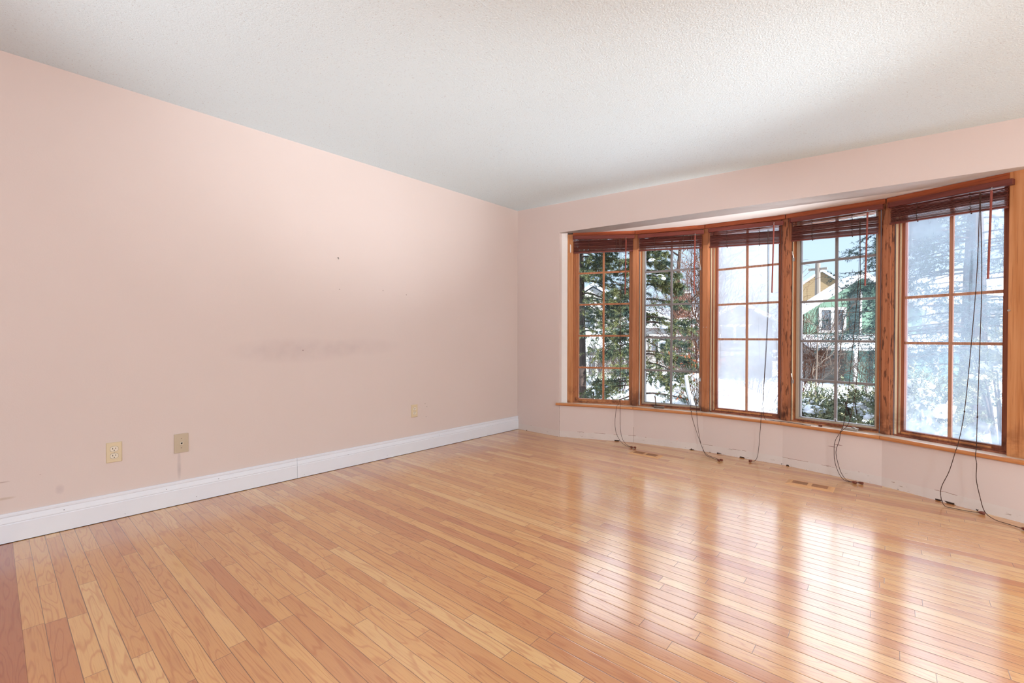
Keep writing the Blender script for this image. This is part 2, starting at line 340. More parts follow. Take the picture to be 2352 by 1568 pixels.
def empty(name, loc, label=None, cat=None, group=None, kind=None):
    o = bpy.data.objects.new(name, None); COL.objects.link(o); o.location = loc; o.empty_display_size = 0.1
    return tag(o, label, cat, group, kind)
def mesh_np(name, verts, faces, mat, parent=None):
    me = bpy.data.meshes.new(name); nv, nf = len(verts), len(faces); k = faces.shape[1]
    me.vertices.add(nv); me.vertices.foreach_set('co', np.asarray(verts, dtype=np.float32).ravel())
    me.loops.add(nf * k); me.loops.foreach_set('vertex_index', faces.astype(np.int32).ravel())
    me.polygons.add(nf); me.polygons.foreach_set('loop_start', np.arange(0, nf * k, k, dtype=np.int32)); me.polygons.foreach_set('loop_total', np.full(nf, k, dtype=np.int32))
    me.update(calc_edges=True); me.validate()
    o = bpy.data.objects.new(name, me); COL.objects.link(o); me.materials.append(mat)
    if parent is not None: o.parent = parent; o.matrix_parent_inverse = Matrix.Translation(parent.location).inverted()
    return o

# ------------------------------------------------------------------ the room shell
YW = 3.711                                        # window wall plane
K = [(0.561, YW), (1.245, 4.01), (1.869, 4.125), (2.497, 4.122), (3.121, 4.01), (3.805, YW)]   # corners of the bow below the sill
zc = lambda x: 2.437 - 0.054 * max(min(x, 4.4), -0.2)      # the ceiling runs out of level
zs = lambda x: 2.103 - 0.043 * (x - 0.6)          # underside of the header over the bow
def fvec(i):
    A, B = Vector(K[i]), Vector(K[i + 1]); u = (B - A).normalized(); return A, u, Vector((-u.y, u.x)), (B - A).length
def F(i, s, o, z):                                # facet coordinates: along, outward, up
    A, u, n, L = fvec(i); p = A + u * s + n * o; return (p.x, p.y, z)
def off_poly(o):                                  # the bow polyline pushed outward by o, mitred
    pts = []
    for k in range(6):
        if k == 0: A, u, n, L = fvec(0); pts.append(A + n * o)
        elif k == 5: A, u, n, L = fvec(4); pts.append(A + u * L + n * o)
        else:
            n1, n2 = fvec(k - 1)[2], fvec(k)[2]; m = (n1 + n2).normalized(); pts.append(Vector(K[k]) + m * (o / m.dot(n1)))
    return [(p.x, p.y) for p in pts]
def fbox(mb, i, s0, s1, o0, o1, z0, z1, z0b=None, z1b=None):   # z..b are the heights at the s1 end
    z0b = z0 if z0b is None else z0b; z1b = z1 if z1b is None else z1b
    return mb.hexa([F(i, s0, o0, z0), F(i, s1, o0, z0b), F(i, s1, o1, z0b), F(i, s0, o1, z0), F(i, s0, o0, z1), F(i, s1, o0, z1b), F(i, s1, o1, z1b), F(i, s0, o1, z1)])

XR, YB = 6.5, -3.6
outer = off_poly(0.20)
fl = MB().prism([(-0.15, -0.0673 - 0.006), (-0.15, YW + 0.1), outer[0]] + outer[1:5] + [outer[5], (XR + 0.1, YW + 0.1), (XR + 0.1, 0.2)], -0.05, 0.0)
tag(fl.build('floor', M['floor']), 'honey oak strip floor with satin varnish reflecting the bow window', 'floor', kind='structure')
th = MB().prism([(-0.15, YB - 0.1), (-0.15, -0.0675 - 0.006), (XR + 0.1, 0.199), (XR + 0.1, YB - 0.1)], -0.05, 0.0)
tag(th.build('floor', M['thresh']), 'darker red-brown boards meeting the oak strips at the white baseboard', 'floor', kind='structure')
tag(MB().box((-0.2, YB - 0.15, -0.05), (-0.016, YW + 0.3, 2.7)).build('wall_left', M['wall']), 'long pale pink wall with outlets and scuffs', 'wall', kind='structure')
wf = MB(); wf.prism([(-0.016, YW), (K[0][0], YW), (K[0][0], YW + 0.2), (-0.016, YW + 0.2)], -0.05, 2.7)
wf.prism([(K[0][0], YW), (K[5][0], YW), (K[5][0], YW + 0.2), (K[0][0], YW + 0.2)], zs, lambda x: 2.7)
wf.prism([(K[5][0], YW), (XR, YW), (XR, YW + 0.2), (K[5][0], YW + 0.2)], -0.05, 2.7)
tag(wf.build('wall_front', M['bay']), 'pink wall and header around the bow window', 'wall', kind='structure')
inn, out = off_poly(0.0), off_poly(0.2); bw = MB()
for k in range(5): bw.hexa([(*inn[k], -0.05), (*inn[k + 1], -0.05), (*out[k + 1], -0.05), (*out[k], -0.05), (*inn[k], 0.322), (*inn[k + 1], 0.322), (*out[k + 1], 0.322), (*out[k], 0.322)])
tag(bw.build('wall_bay', M['bay']), 'five-sided pink wall under the sill with bare strip along the floor', 'wall', kind='structure')
so = MB(); o22 = off_poly(0.26)
so.prism([(K[0][0] - 0.02, YW + 0.0005)] + o22 + [(K[5][0] + 0.02, YW + 0.0005)], zs, lambda x: zs(x) + 0.12)
tag(so.build('ceiling_bay', M['plaster']), 'white plaster underside of the header above the bow window', 'ceiling', kind='structure')
ce = MB(); xs = [-0.2, 4.4, XR + 0.1]
ce.add([(x, y, zc(x)) for x in xs for y in (YB - 0.1, YW + 0.1)] + [(x, y, zc(x) + 0.1) for x in xs for y in (YB - 0.1, YW + 0.1)],
       [(0, 1, 3, 2), (2, 3, 5, 4), (6, 8, 9, 7), (8, 10, 11, 9), (0, 6, 7, 1), (4, 5, 11, 10), (0, 2, 8, 6), (2, 4, 10, 8), (1, 7, 9, 3), (3, 9, 11, 5)])
tag(ce.build('ceiling', M['ceil']), 'white stippled ceiling', 'ceiling', kind='structure')
# the part of the room behind the camera: a solid wall, and an opening added to let daylight in
tag(MB().box((XR, YB - 0.15, -0.05), (XR + 0.15, YW + 0.2, 2.7)).build('wall_right', M['wall']), 'pink wall out of the picture opposite the long one', 'wall', kind='structure')
wb = MB(); wb.box((-0.016, YB - 0.15, -0.05), (0.9, YB, 2.7)); wb.box((5.4, YB - 0.15, -0.05), (XR, YB, 2.7)); wb.box((0.9, YB - 0.15, 2.12), (5.4, YB, 2.7))
tag(wb.build('wall_back', M['wall']), 'pink wall behind the camera around a wide opening added for daylight', 'wall', kind='structure')

# left baseboard in two lengths with a joint
prof = [(-0.0158, 0.003), (0.0, 0.003), (0.0, 0.092), (-0.0025, 0.097), (-0.0005, 0.1), (-0.001, 0.104), (-0.0045, 0.118), (-0.007, 0.125), (-0.0075, 0.128), (-0.005, 0.131), (-0.0055, 0.143), (-0.008, 0.1465), (-0.0158, 0.1465)]
def skirting(y0, y1, lab):
    n = len(prof); vs = [(x, y0, z) for x, z in prof] + [(x, y1, z) for x, z in prof]
    mb = MB().add(vs, [tuple(range(n)), tuple(range(2 * n - 1, n - 1, -1))] + [(i, n + i, n + (i + 1) % n, (i + 1) % n) for i in range(n)])
    o = tag(mb.build('baseboard_left', M['white']), lab, 'baseboard', kind='structure')
    return o
b1 = skirting(YB, 1.3105, 'white moulded baseboard at the near end of the pink wall'); b2 = skirting(1.3122, YW - 0.001, 'white moulded baseboard running into the corner by the window')
nh = MB()
for y, z in ((0.115, 0.112), (0.55, 0.112), (0.70, 0.03), (0.82, 0.112), (1.36, 0.02), (0.36, 0.02), (1.7, 0.1), (2.05, 0.025), (2.6, 0.11), (3.3, 0.1)):
    nh.tube([(-0.006, y, z), (0.0006, y, z)], 0.0016, 8)
nh.build('nail_hole', M['black'], b1)
gp = MB().box((-0.0155, YB, 0.0003), (-0.002, YW - 0.002, 0.003)); gp.build('shadow_gap', M['black'], b1)

# ------------------------------------------------------------------ the bow window
SILL = 0.352
po = off_poly(-0.042); pi = off_poly(0.13)
def stool(k, lab):
    d = 0.0012
    def lerp(P, a, b, t): return (P[a][0] + (P[b][0] - P[a][0]) * t, P[a][1] + (P[b][1] - P[a][1]) * t)
    t0, t1 = (0.0 if k == 0 else 0.0015), (1.0 if k == 4 else 0.9985); mb = MB(); prof = []
    for w in range(9):
        a = math.pi / 2 + math.pi * w / 8; prof.append((0.0135 * math.cos(a), 0.0135 * math.sin(a)))
    ring = []
    for t in (t0, t1):
        A = lerp(po, k, k + 1, t); B = lerp(pi, k, k + 1, t)
        if k == 0 and t == t0: A = (A[0] - 0.035, A[1] + 0.004)
        if k == 4 and t == t1: A = (A[0] + 0.035, A[1] + 0.004)
        v = Vector(B) - Vector(A); v.normalize(); r = []
        for dx, dz in prof: r.append((A[0] + v.x * (0.0135 + dx), A[1] + v.y * (0.0135 + dx), SILL - 0.0135 + dz))
        r.append((*B, SILL - 0.027)); r.append((*B, SILL)); ring.append(r)
    n = len(ring[0]); mb.add(ring[0] + ring[1], [tuple(range(n)), tuple(range(2 * n - 1, n - 1, -1))] + [(i, n + i, n + (i + 1) % n, (i + 1) % n) for i in range(n)])
    return tag(mb.build('trim', M['sill']), lab, 'window sill', kind='structure')
for k, lab in enumerate(('orange wooden sill length at the corner end of the bow', 'wooden sill length with a dark stain under the second window', 'wooden sill length under the hazy middle window', 'wooden sill length under the crank window beside the hazy end window', 'broad wooden sill length under the hazy end window')):
    o = stool(k, lab); o.name = 'trim_%d' % (k + 1)

def post(k, mat, lab, num):                        # mullion post between facets k-1 and k
    x, y = K[k]; n1, n2 = fvec(k - 1)[2], fvec(k)[2]; m = (n1 + n2).normalized(); tg = Vector((m.y, -m.x)); mb = MB()
    def P(a, o): q = Vector((x, y)) + m * o + tg * a; return (q.x, q.y)
    face = [P(-0.024, 0.052), P(-0.021, 0.048), P(0.021, 0.048), P(0.024, 0.052), P(0.024, 0.058), P(0.034, 0.060), P(0.037, 0.066), P(0.037, 0.16), P(-0.037, 0.16), P(-0.037, 0.066), P(-0.034, 0.060), P(-0.024, 0.058)]
    mb.prism(face, SILL, lambda xx: zs(xx) - 0.0005)
    o = tag(mb.build('trim_%d' % num, mat), lab, 'window post', kind='structure')
    for a in (-0.012, 0.012):
        p0 = P(a, 0.049); p1 = P(a, 0.0455)
        if k in (2,): MB().tube([(*p0, 1.122), (*p1, 1.122)], 0.004, 8).build('screw_head', M['steel'], o)
    return o
post(1, M['wood'], 'orange-brown post between the corner window and its neighbour', 6)
post(2, M['wood'], 'orange-brown post with two screws beside the hazy middle window', 7)
post(3, M['woodw'], 'dark-streaked brown post between the hazy middle window and a crank window', 8)
post(4, M['woodw'], 'wide wavy-grained brown post beside the hazy end window', 9)
# end casings, painted returns and head boards
cs = MB(); fbox(cs, 0, 0.078, 0.134, 0.046, 0.16, SILL, 2.09, SILL, 2.088); o = tag(cs.build('trim_10', M['woodl']), 'orange casing at the corner end of the bow with a flake of paint', 'window casing', kind='structure')
fk = MB(); fbox(fk, 0, 0.104, 0.114, 0.0445, 0.0465, 1.90, 1.99, 1.905, 1.975); fk.build('paint_flake', M['plaster'], o)
cs = MB(); fbox(cs, 4, 0.600, 0.690, 0.030, 0.16, SILL, 1.978, SILL, 1.974); o = tag(cs.build('trim_11', M['woodl']), 'broad worn orange casing at the far end of the bow', 'window casing', kind='structure')
scw = MB().tube([F(4, 0.604, 0.031, 1.184), F(4, 0.604, 0.022, 1.184)], 0.006, 8); scw.build('screw_head', M['steel'], o)
rt = MB(); fbox(rt, 0, 0.0, 0.077, 0.040, 0.2, SILL, 2.11); tag(rt.build('trim_12', M['plaster']), 'narrow white plaster return beside the orange corner casing', 'plaster return', kind='structure')
rt = MB(); fbox(rt, 4, 0.691, 0.75, 0.024, 0.2, SILL, 1.985); tag(rt.build('trim_13', M['plaster']), 'white plaster return beside the broad worn casing', 'plaster return', kind='structure')
HEAD = [(0.135, 0.75, 2.092, 2.066), (0.0, 0.635, 2.066, 2.040), (0.0, 0.628, 2.040, 2.013), (0.0, 0.634, 2.013, 1.988), (0.0, 0.60, 1.988, 1.966)]
for i, (s0, s1, a, b) in enumerate(HEAD):
    hb = MB(); A, u, n, L = fvec(i)
    za, zb = zs(F(i, s0, 0.03, 0)[0]) - 0.0005, zs(F(i, s1, 0.03, 0)[0]) - 0.0005
    fbox(hb, i, s0 + 0.001, s1 - 0.001, 0.030, 0.047, za - 0.034, za, zb - 0.034, zb); fbox(hb, i, s0 + 0.03, s1 - 0.036, 0.0475, 0.15, za - 0.05, za, zb - 0.05, zb)
    tag(hb.build('trim_%d' % (14 + i), M['woodh']), ('dark orange head board over the corner window', 'dark orange head board over the second window from the corner', 'dark orange head board over the hazy middle window', 'dark orange head board over the window beside the hazy end one', 'dark orange head board over the hazy end window')[i], 'head board', kind='structure')

WIN = [dict(g=(0.185, 0.694), e=(0.134, 0.716), mun=[0.716, 1.044, 1.366, 1.69], kind='fix', glass='glass', sash='wood'),
       dict(g=(0.081, 0.580), e=(0.037, 0.600), mun=[0.708, 1.026, 1.344, 1.668], kind='crank', glass='glass', sash='beige'),
       dict(g=(0.088, 0.571), e=(0.037, 0.592), mun=[1.013, 1.322, 1.638], kind='fix', glass='fogw', sash='woodd'),
       dict(g=(0.089, 0.566), e=(0.037, 0.598), mun=[0.691, 1.001, 1.312, 1.621], kind='crank', glass='glass', sash='beige'),
       dict(g=(0.080, 0.557), e=(0.037, 0.600), mun=[0.992, 1.301], kind='fix', glass='fogb', sash='woodd')]
WLAB = ['corner window of the bow with clear panes and orange bars over a spruce', 'clear crank window with grey bars and beige metal sash, next to the corner one', 'hazy white middle window of the bow with a missing low bar',
        'clear crank window with grey bars showing a green house', 'hazy bluish end window with a large spruce behind it']
GB, GT = 0.392, 1.955
for i, w in enumerate(WIN):
    g0, g1 = w['g']; e0, e1 = w['e']; root = empty('window_%d' % (i + 1), F(i, (g0 + g1) / 2, 0.12, SILL), WLAB[i], 'window', kind='structure')
    fr = MB(); top = 2.02 - 0.02 * i                      # outer jambs, stepped like a moulding
    fbox(fr, i, e0, e0 + (g0 - e0) * 0.32, 0.072, 0.16, SILL, top); fbox(fr, i, e0 + (g0 - e0) * 0.32, e0 + (g0 - e0) * 0.6, 0.088, 0.16, SILL, top)
    fbox(fr, i, e1 - (e1 - g1) * 0.45, e1, 0.078, 0.16, SILL, top); fbox(fr, i, e0, e1, 0.088, 0.16, top - 0.03, top); fbox(fr, i, e0, e1, 0.066, 0.16, SILL, SILL + 0.010); fbox(fr, i, e0, e1, 0.084, 0.16, SILL + 0.010, SILL + 0.020)
    fr.build('jamb', M['woodd'] if i in (2, 4) else M['wood'], root)
    if i > 0:                                             # cream strips that paint sunlight onto one side of each frame
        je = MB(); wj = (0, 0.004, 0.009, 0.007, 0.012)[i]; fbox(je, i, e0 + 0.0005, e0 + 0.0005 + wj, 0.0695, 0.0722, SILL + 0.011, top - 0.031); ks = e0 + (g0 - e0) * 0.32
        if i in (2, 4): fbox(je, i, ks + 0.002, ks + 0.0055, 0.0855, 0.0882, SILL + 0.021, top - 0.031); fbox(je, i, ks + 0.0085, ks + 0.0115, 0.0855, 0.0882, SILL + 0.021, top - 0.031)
        je.build('sunlit_jamb_edge', M['sunlit_edge'], root)['label'] = 'pale strip painted as a sunlit jamb edge'
    s = MB(); a0 = e0 + (g0 - e0) * 0.6; a1 = e1 - (e1 - g1) * 0.45
    if w['kind'] == 'fix':
        fbox(s, i, a0, g0, 0.094, 0.135, SILL + 0.02, GT); fbox(s, i, g1, a1, 0.094, 0.135, SILL + 0.02, GT); fbox(s, i, g0, g1, 0.094, 0.135, SILL + 0.02, GB); fbox(s, i, g0, g1, 0.094, 0.135, GT, GT + 0.03)
        s.build('sash', M[w['sash']], root)
        bd = MB(); fbox(bd, i, g0 - 0.024, g0 - 0.017, 0.089, 0.0945, SILL + 0.03, GT); bd.build('glazing_bead', M['woodl'], root)
        bt = MB(); fbox(bt, i, g0 - 0.01, g0 + (g1 - g0) * (0.55 if i == 0 else 0.92), 0.080, 0.0935, SILL + 0.020, SILL + 0.031); bt.build('loose_batten', M['woodl'], root)
    else:
        fbox(s, i, a0 - 0.006, g0 - 0.008, 0.082, 0.13, SILL + 0.024, GT); fbox(s, i, g1 + 0.007, a1 + 0.004, 0.082, 0.13, SILL + 0.024, GT); fbox(s, i, g0 - 0.008, g1 + 0.007, 0.082, 0.13, SILL + 0.020, GB - 0.004); fbox(s, i, g0 - 0.008, g1 + 0.007, 0.082, 0.13, GT, GT + 0.03)
        s.build('sash', M['beige'], root)
        gk = MB(); fbox(gk, i, g0 - 0.008, g0, 0.10, 0.135, GB - 0.004, GT); fbox(gk, i, g1, g1 + 0.007, 0.10, 0.135, GB - 0.004, GT); fbox(gk, i, g0, g1, 0.10, 0.135, GB - 0.004, GB); gk.build('inner_sash', M['grey'], root)
        fb = MB(); fbox(fb, i, e0, e1, 0.076, 0.0815, SILL + 0.012, SILL + 0.024); fb.build('bottom_rail', M['woodd'], root)
    pn = MB(); fbox(pn, i, g0 - 0.004, g1 + 0.004, 0.1195, 0.1200, GB - 0.003, GT + 0.004)
    vs = [F(i, g0 - 0.004, 0.12, GB - 0.003), F(i, g1 + 0.004, 0.12, GB - 0.003), F(i, g1 + 0.004, 0.12, GT + 0.004), F(i, g0 - 0.004, 0.12, GT + 0.004)]
    MB().add(vs, [(0, 1, 2, 3)]).build('pane', M[w['glass']], root)
    mm = M['grey'] if w['kind'] == 'crank' else (M['wood'] if i == 0 else M['bar'])
    gm = (g0 + g1) / 2
    vb = MB(); fbox(vb, i, gm - 0.0095, gm + 0.0095, 0.100, 0.118, GB, GT); vb.build('vertical_bar', mm, root, bevel=0.002)
    for z in w['mun']:
        hb = MB(); fbox(hb, i, g0, g1, 0.0985, 0.1175, z - 0.009, z + 0.009); hb.build('horizontal_bar', mm, root, bevel=0.002)
    if w['kind'] == 'crank':
        c0 = 0.19 if i == 1 else 0.395
        hd = MB(); fbox(hd, i, c0, c0 + 0.095, 0.020, 0.05, SILL + 0.0005, SILL + 0.018); fbox(hd, i, c0 + 0.01, c0 + 0.085, 0.048, 0.078, SILL + 0.0005, SILL + 0.013)
        h = hd.build('crank_base', M['steel'] if i == 3 else M['bronze'], root, bevel=0.003)
        lv = MB()
        if i == 1: lv.tube([F(i, c0 + 0.018, 0.03, SILL + 0.016), F(i, c0 + 0.016, 0.022, SILL + 0.06), F(i, c0 + 0.013, 0.02, SILL + 0.10)], [0.006, 0.005, 0.0055], 8); lv.tube([F(i, c0 + 0.013, 0.02, SILL + 0.098), F(i, c0 + 0.013, 0.008, SILL + 0.115)], 0.006, 8)
        else: lv.tube([F(i, c0 + 0.06, 0.035, SILL + 0.018), F(i, c0 + 0.075, 0.02, SILL + 0.022), F(i, c0 + 0.09, 0.012, SILL + 0.014)], [0.008, 0.007, 0.009], 8)
        lv.build('crank_lever', M['steel'] if i == 3 else M['bronze'], h, smooth=True)
        for z in ((1.677, 0.694) if i == 3 else (1.68, 0.66)):
            lk = MB(); sx = 0.046 if i == 3 else 0.594
            fbox(lk, i, sx - 0.007, sx + 0.007, 0.062, 0.074, z - 0.035, z - 0.005); lk.tube([F(i, sx, 0.066, z - 0.012), F(i, sx - 0.003, 0.055, z + 0.02), F(i, sx - 0.006, 0.052, z + 0.045)], [0.004, 0.0045, 0.003], 6)
            lk.build('sash_lock', M['steel'], root)

# ------------------------------------------------------------------ blinds
CORDS = [
 [[(1.112,3.972,1.888),(1.115,3.973,1.091),(1.123,3.955,.436),(1.127,3.897,.357),(1.105,3.903,.234),(1.107,3.904,.127),(1.138,3.896,.056),(1.225,3.83,.02),(1.287,3.812,.004),(1.325,3.795,.008)],
  [(1.124,3.978,1.887),(1.122,3.977,1.091),(1.13,3.959,.437),(1.156,3.91,.359),(1.148,3.923,.215),(1.153,3.925,.109),(1.179,3.915,.038),(1.262,3.84,.012),(1.335,3.81,.004),(1.358,3.800,.008)]],
 [[(1.76,4.125,1.837),(1.76,4.125,1.087),(1.766,4.106,.409),(1.792,4.055,.358),(1.796,4.071,.286),(1.844,4.08,.134),(1.877,4.076,.054),(1.956,3.96,.012),(2.071,3.885,.008)],
  [(1.801,4.133,1.833),(1.80,4.133,1.087),(1.814,4.115,.393),(1.836,4.063,.351),(1.838,4.079,.243),(1.855,4.082,.127),(1.881,4.076,.042),(1.962,3.975,.012),(2.083,3.91,.008)]],
 [[(2.384,4.143,1.799),(2.378,4.143,1.298),(2.364,4.143,.865),(2.35,4.143,.557),(2.346,4.123,.413),(2.353,4.068,.36),(2.341,4.083,.22),(2.333,4.083,.111),(2.325,4.073,.04),(2.31,4.06,.01),(2.296,4.042,.008)],
  [(2.391,4.143,1.799),(2.384,4.143,1.297),(2.369,4.143,.865),(2.352,4.143,.557),(2.37,4.10,.37),(2.43,4.10,.3545),(2.55,4.095,.3545),(2.70,4.05,.3545)]],
 [[(2.991,4.054,1.763),(2.981,4.055,1.452),(2.953,4.06,1.013),(2.927,4.065,.65),(2.903,4.049,.406),(2.891,3.995,.349),(2.855,4.017,.266),(2.85,4.018,.188),(2.856,4.017,.109),(2.885,3.991,.035),(2.92,3.955,.008),(2.962,3.94,.008)],
  [(2.996,4.053,1.762),(2.991,4.054,1.451),(2.986,4.055,1.013),(2.968,4.058,.641),(2.933,4.044,.411),(2.892,3.995,.343),(2.882,4.012,.281),(2.861,4.016,.191),(2.875,4.014,.104),(2.898,3.989,.045),(2.934,3.965,.008),(2.998,3.952,.008)]],
 [[(3.574,3.828,1.771),(3.558,3.836,1.38),(3.535,3.846,.911),(3.514,3.855,.579),(3.492,3.843,.406),(3.473,3.792,.332),(3.449,3.808,.213),(3.417,3.822,.109),(3.414,3.824,.045),(3.43,3.775,.006),(3.468,3.765,.004),(3.523,3.761,.004),(3.570,3.758,.008)],
  [(3.579,3.826,1.77),(3.579,3.826,1.377),(3.573,3.829,.913),(3.567,3.832,.555),(3.564,3.811,.397),(3.557,3.754,.334),(3.563,3.768,.286),(3.562,3.768,.199),(3.577,3.761,.102),(3.593,3.70,.035),(3.63,3.674,.008),(3.678,3.652,.004),(3.722,3.604,.008)]]]
HAS_TASSEL = [(1, 1), (1, 1), (1, 0), (1, 1), (1, 1)]
KNOT = [(2, 2), (None, None), (3, None), (3, 3), (3, 3)]
WAND = [(0.670, 1.985, 1.449), (0.560, 1.951, 1.422), (0.558, 1.943, 1.393), (0.545, 1.911, 1.395), (0.540, 1.879, 1.37)]
BL = [(0.147, 0.735, 0.748, 2.062, 2.030, 1.884, 1.872), (0.044, 0.613, 0.630, 2.026, 1.996, 1.866, 1.834), (0.044, 0.597, 0.622, 2.002, 1.970, 1.830, 1.790), (0.048, 0.600, 0.626, 1.977, 1.953, 1.792, 1.754), (0.030, 0.598, 0.622, 1.952, 1.926, 1.802, 1.768)]
BLAB = ['dark brown raised slat blind over the corner window, shortest wand', 'dark brown raised slat blind over the second window from the corner', 'dark brown raised slat blind with light gaps over the hazy middle window, one tassel hanging',
        'dark brown drooping slat blind over the window facing the green house', 'large dark brown raised slat blind over the hazy end window']
def smooth_path(pts, n=6):
    P = [Vector(p) for p in pts]; P = [P[0] * 2 - P[1]] + P + [P[-1] * 2 - P[-2]]; out = []
    for k in range(1, len(P) - 2):
        for j in range(n):
            t = j / n; a, b, c, d = P[k - 1], P[k], P[k + 1], P[k + 2]
            q = 0.5 * ((2 * b) + (c - a) * t + (2 * a - 5 * b + 4 * c - d) * t * t + (3 * b - a - 3 * c + d) * t ** 3)
            q.z = max(q.z, 0.0035); out.append(q)
    out.append(P[-2]); return out
rb = random.Random(3)
for i, (s0, s1, sh, ta, tb, ba, bb) in enumerate(BL):
    root = empty('slat_blind', F(i, (s0 + s1) / 2, 0.02, (ba + bb) / 2), BLAB[i], 'blind', 'wooden slat blinds raised at the heads of the bow windows')
    hr = MB(); fbox(hr, i, s0, sh, -0.004, 0.029, ta - 0.034, ta, tb - 0.034, tb); h = hr.build('headrail', M['rail'], root, bevel=0.002)
    br = MB(); fbox(br, i, s0 - 0.006, s0 - 0.0005, -0.006, 0.029, ta - 0.037, ta + 0.002); br.build('bracket', M['rail'], h)
    st = MB(); n = 15 if i in (0, 1, 4) else 21; gap = 0.004 if i in (0, 1, 4) else 0.009
    za, zb = ta - 0.034 - 0.003, tb - 0.034 - gap - 0.002
    for k in range(n):
        f = ((k + 0.5) / n) ** (1.0 if i in (0, 1) else 0.85); a = za + (ba + 0.011 - za) * f; b = zb + (bb + 0.011 - zb) * f
        j = rb.uniform(-0.0015, 0.0015); tl = rb.uniform(0.004, 0.007) * (0.4 if i in (2, 3) and k < 4 else 1)
        d0, d1 = 0.006 + rb.uniform(-0.003, 0.003), 0.024
        st.hexa([F(i, s0 + 0.004, d0, a - tl), F(i, s1 + j, d0, b - tl), F(i, s1 + j, d1, b + tl - 0.0024), F(i, s0 + 0.004, d1, a + tl - 0.0024), F(i, s0 + 0.004, d0, a - tl + 0.0024), F(i, s1 + j, d0, b - tl + 0.0024), F(i, s1 + j, d1, b + tl), F(i, s0 + 0.004, d1, a + tl)])
    st.build('slat_stack', M['blind'], root)
    bo = MB(); fbox(bo, i, s0, s1, 0.002, 0.027, ba, ba + 0.010, bb, bb + 0.010); bo.build('bottom_rail', M['rail'], root, bevel=0.002)
    for f in (0.27, 0.73):
        ss = s0 + (s1 - s0) * f; ld = MB(); z1 = ta + (tb - ta) * f - 0.036; z0 = ba + (bb - ba) * f; pts = []
        for q in range(13): pts.append(F(i, ss + (0.006 if q % 2 else -0.006), 0.0005, z1 + (z0 - z1) * q / 12))
        ld.tube(pts, 0.0011, 4); ld.tube([F(i, ss + 0.001, 0.001, z1), F(i, ss - 0.001, 0.001, z0)], 0.0011, 4); ld.tube([F(i, ss, 0.014, z0), F(i, ss, 0.014, z0 - 0.006)], 0.004, 6)
        ld.build('ladder_cord', M['cord'], root)
    ws, w1, w0 = WAND[i]; wd = MB().tube([F(i, ws, -0.012, w1), F(i, ws - 0.006 - 0.004 * (i > 1), -0.014, w0)], 0.0058, 6); wo = wd.build('wand', M['wand'], root)
    hk = MB().tube([F(i, ws, 0.0, w1 + 0.022), F(i, ws, -0.010, w1 + 0.018), F(i, ws, -0.012, w1 - 0.002)], 0.0022, 6); hk.build('hook', M['steel'], wo)
    for c in (0, 1):
        raw = [Vector(p) for p in CORDS[i][c]]; zt = raw[0].z; top = Vector(F(i, (raw[0].xy - Vector(K[i])).dot(fvec(i)[1]), -0.008, zt + 0.005)); head = Vector((top.x, top.y, zt + 0.115))
        mid = [raw[1].lerp(raw[0], 0.92)]
        path = smooth_path([head, top] + raw[1:]); co = MB().tube(path, 0.0019, 5).build('lift_cord', M['cord'], root)
        if KNOT[i][c] is not None:
            kp = raw[KNOT[i][c]]; bpy_k = MB(); bpy_k.tube([kp + Vector((0, 0, 0.006)), kp + Vector((0.001, 0, 0.003)), kp, kp - Vector((0.001, 0, 0.004))], [0.0015, 0.0045, 0.005, 0.0015], 6); bpy_k.build('knot', M['cord'], co)
        if HAS_TASSEL[i][c]:
            e1, e0 = Vector(path[-1]), Vector(path[-3]); d = (e1 - e0); d.z = 0; d.normalize(); b = Vector((e1.x, e1.y, 0.0105))
            MB().tube([b, b + d * 0.003, b + d * 0.012, b + d * 0.026, b + d * 0.029], [0.003, 0.0055, 0.0085, 0.0098, 0.006], 10).build('tassel', M['tassel'], co, smooth=True)
for nm, mt, lab, ct, s, o0, l in (('cork_stub', 'tassel', 'small reddish wood stub lying on the sill below the green house view', 'stub', 0.25, 0.005, 0.022),):
    st = MB().tube([F(3, s, o0, SILL + 0.0075), F(3, s + l, o0 + 0.002, SILL + 0.0085)], [0.0065, 0.0085], 10); tag(st.build(nm, M[mt], smooth=False), lab, ct)
cl = MB().tube([F(3, 0.325, 0.09, GB), F(3, 0.325, 0.085, GB + 0.022), F(3, 0.337, 0.083, GB + 0.022), F(3, 0.345, 0.084, GB)], 0.0022, 6)
tag(cl.build('wire_clip', M['white']), 'small white clip hooked at the base of the green house window', 'clip')

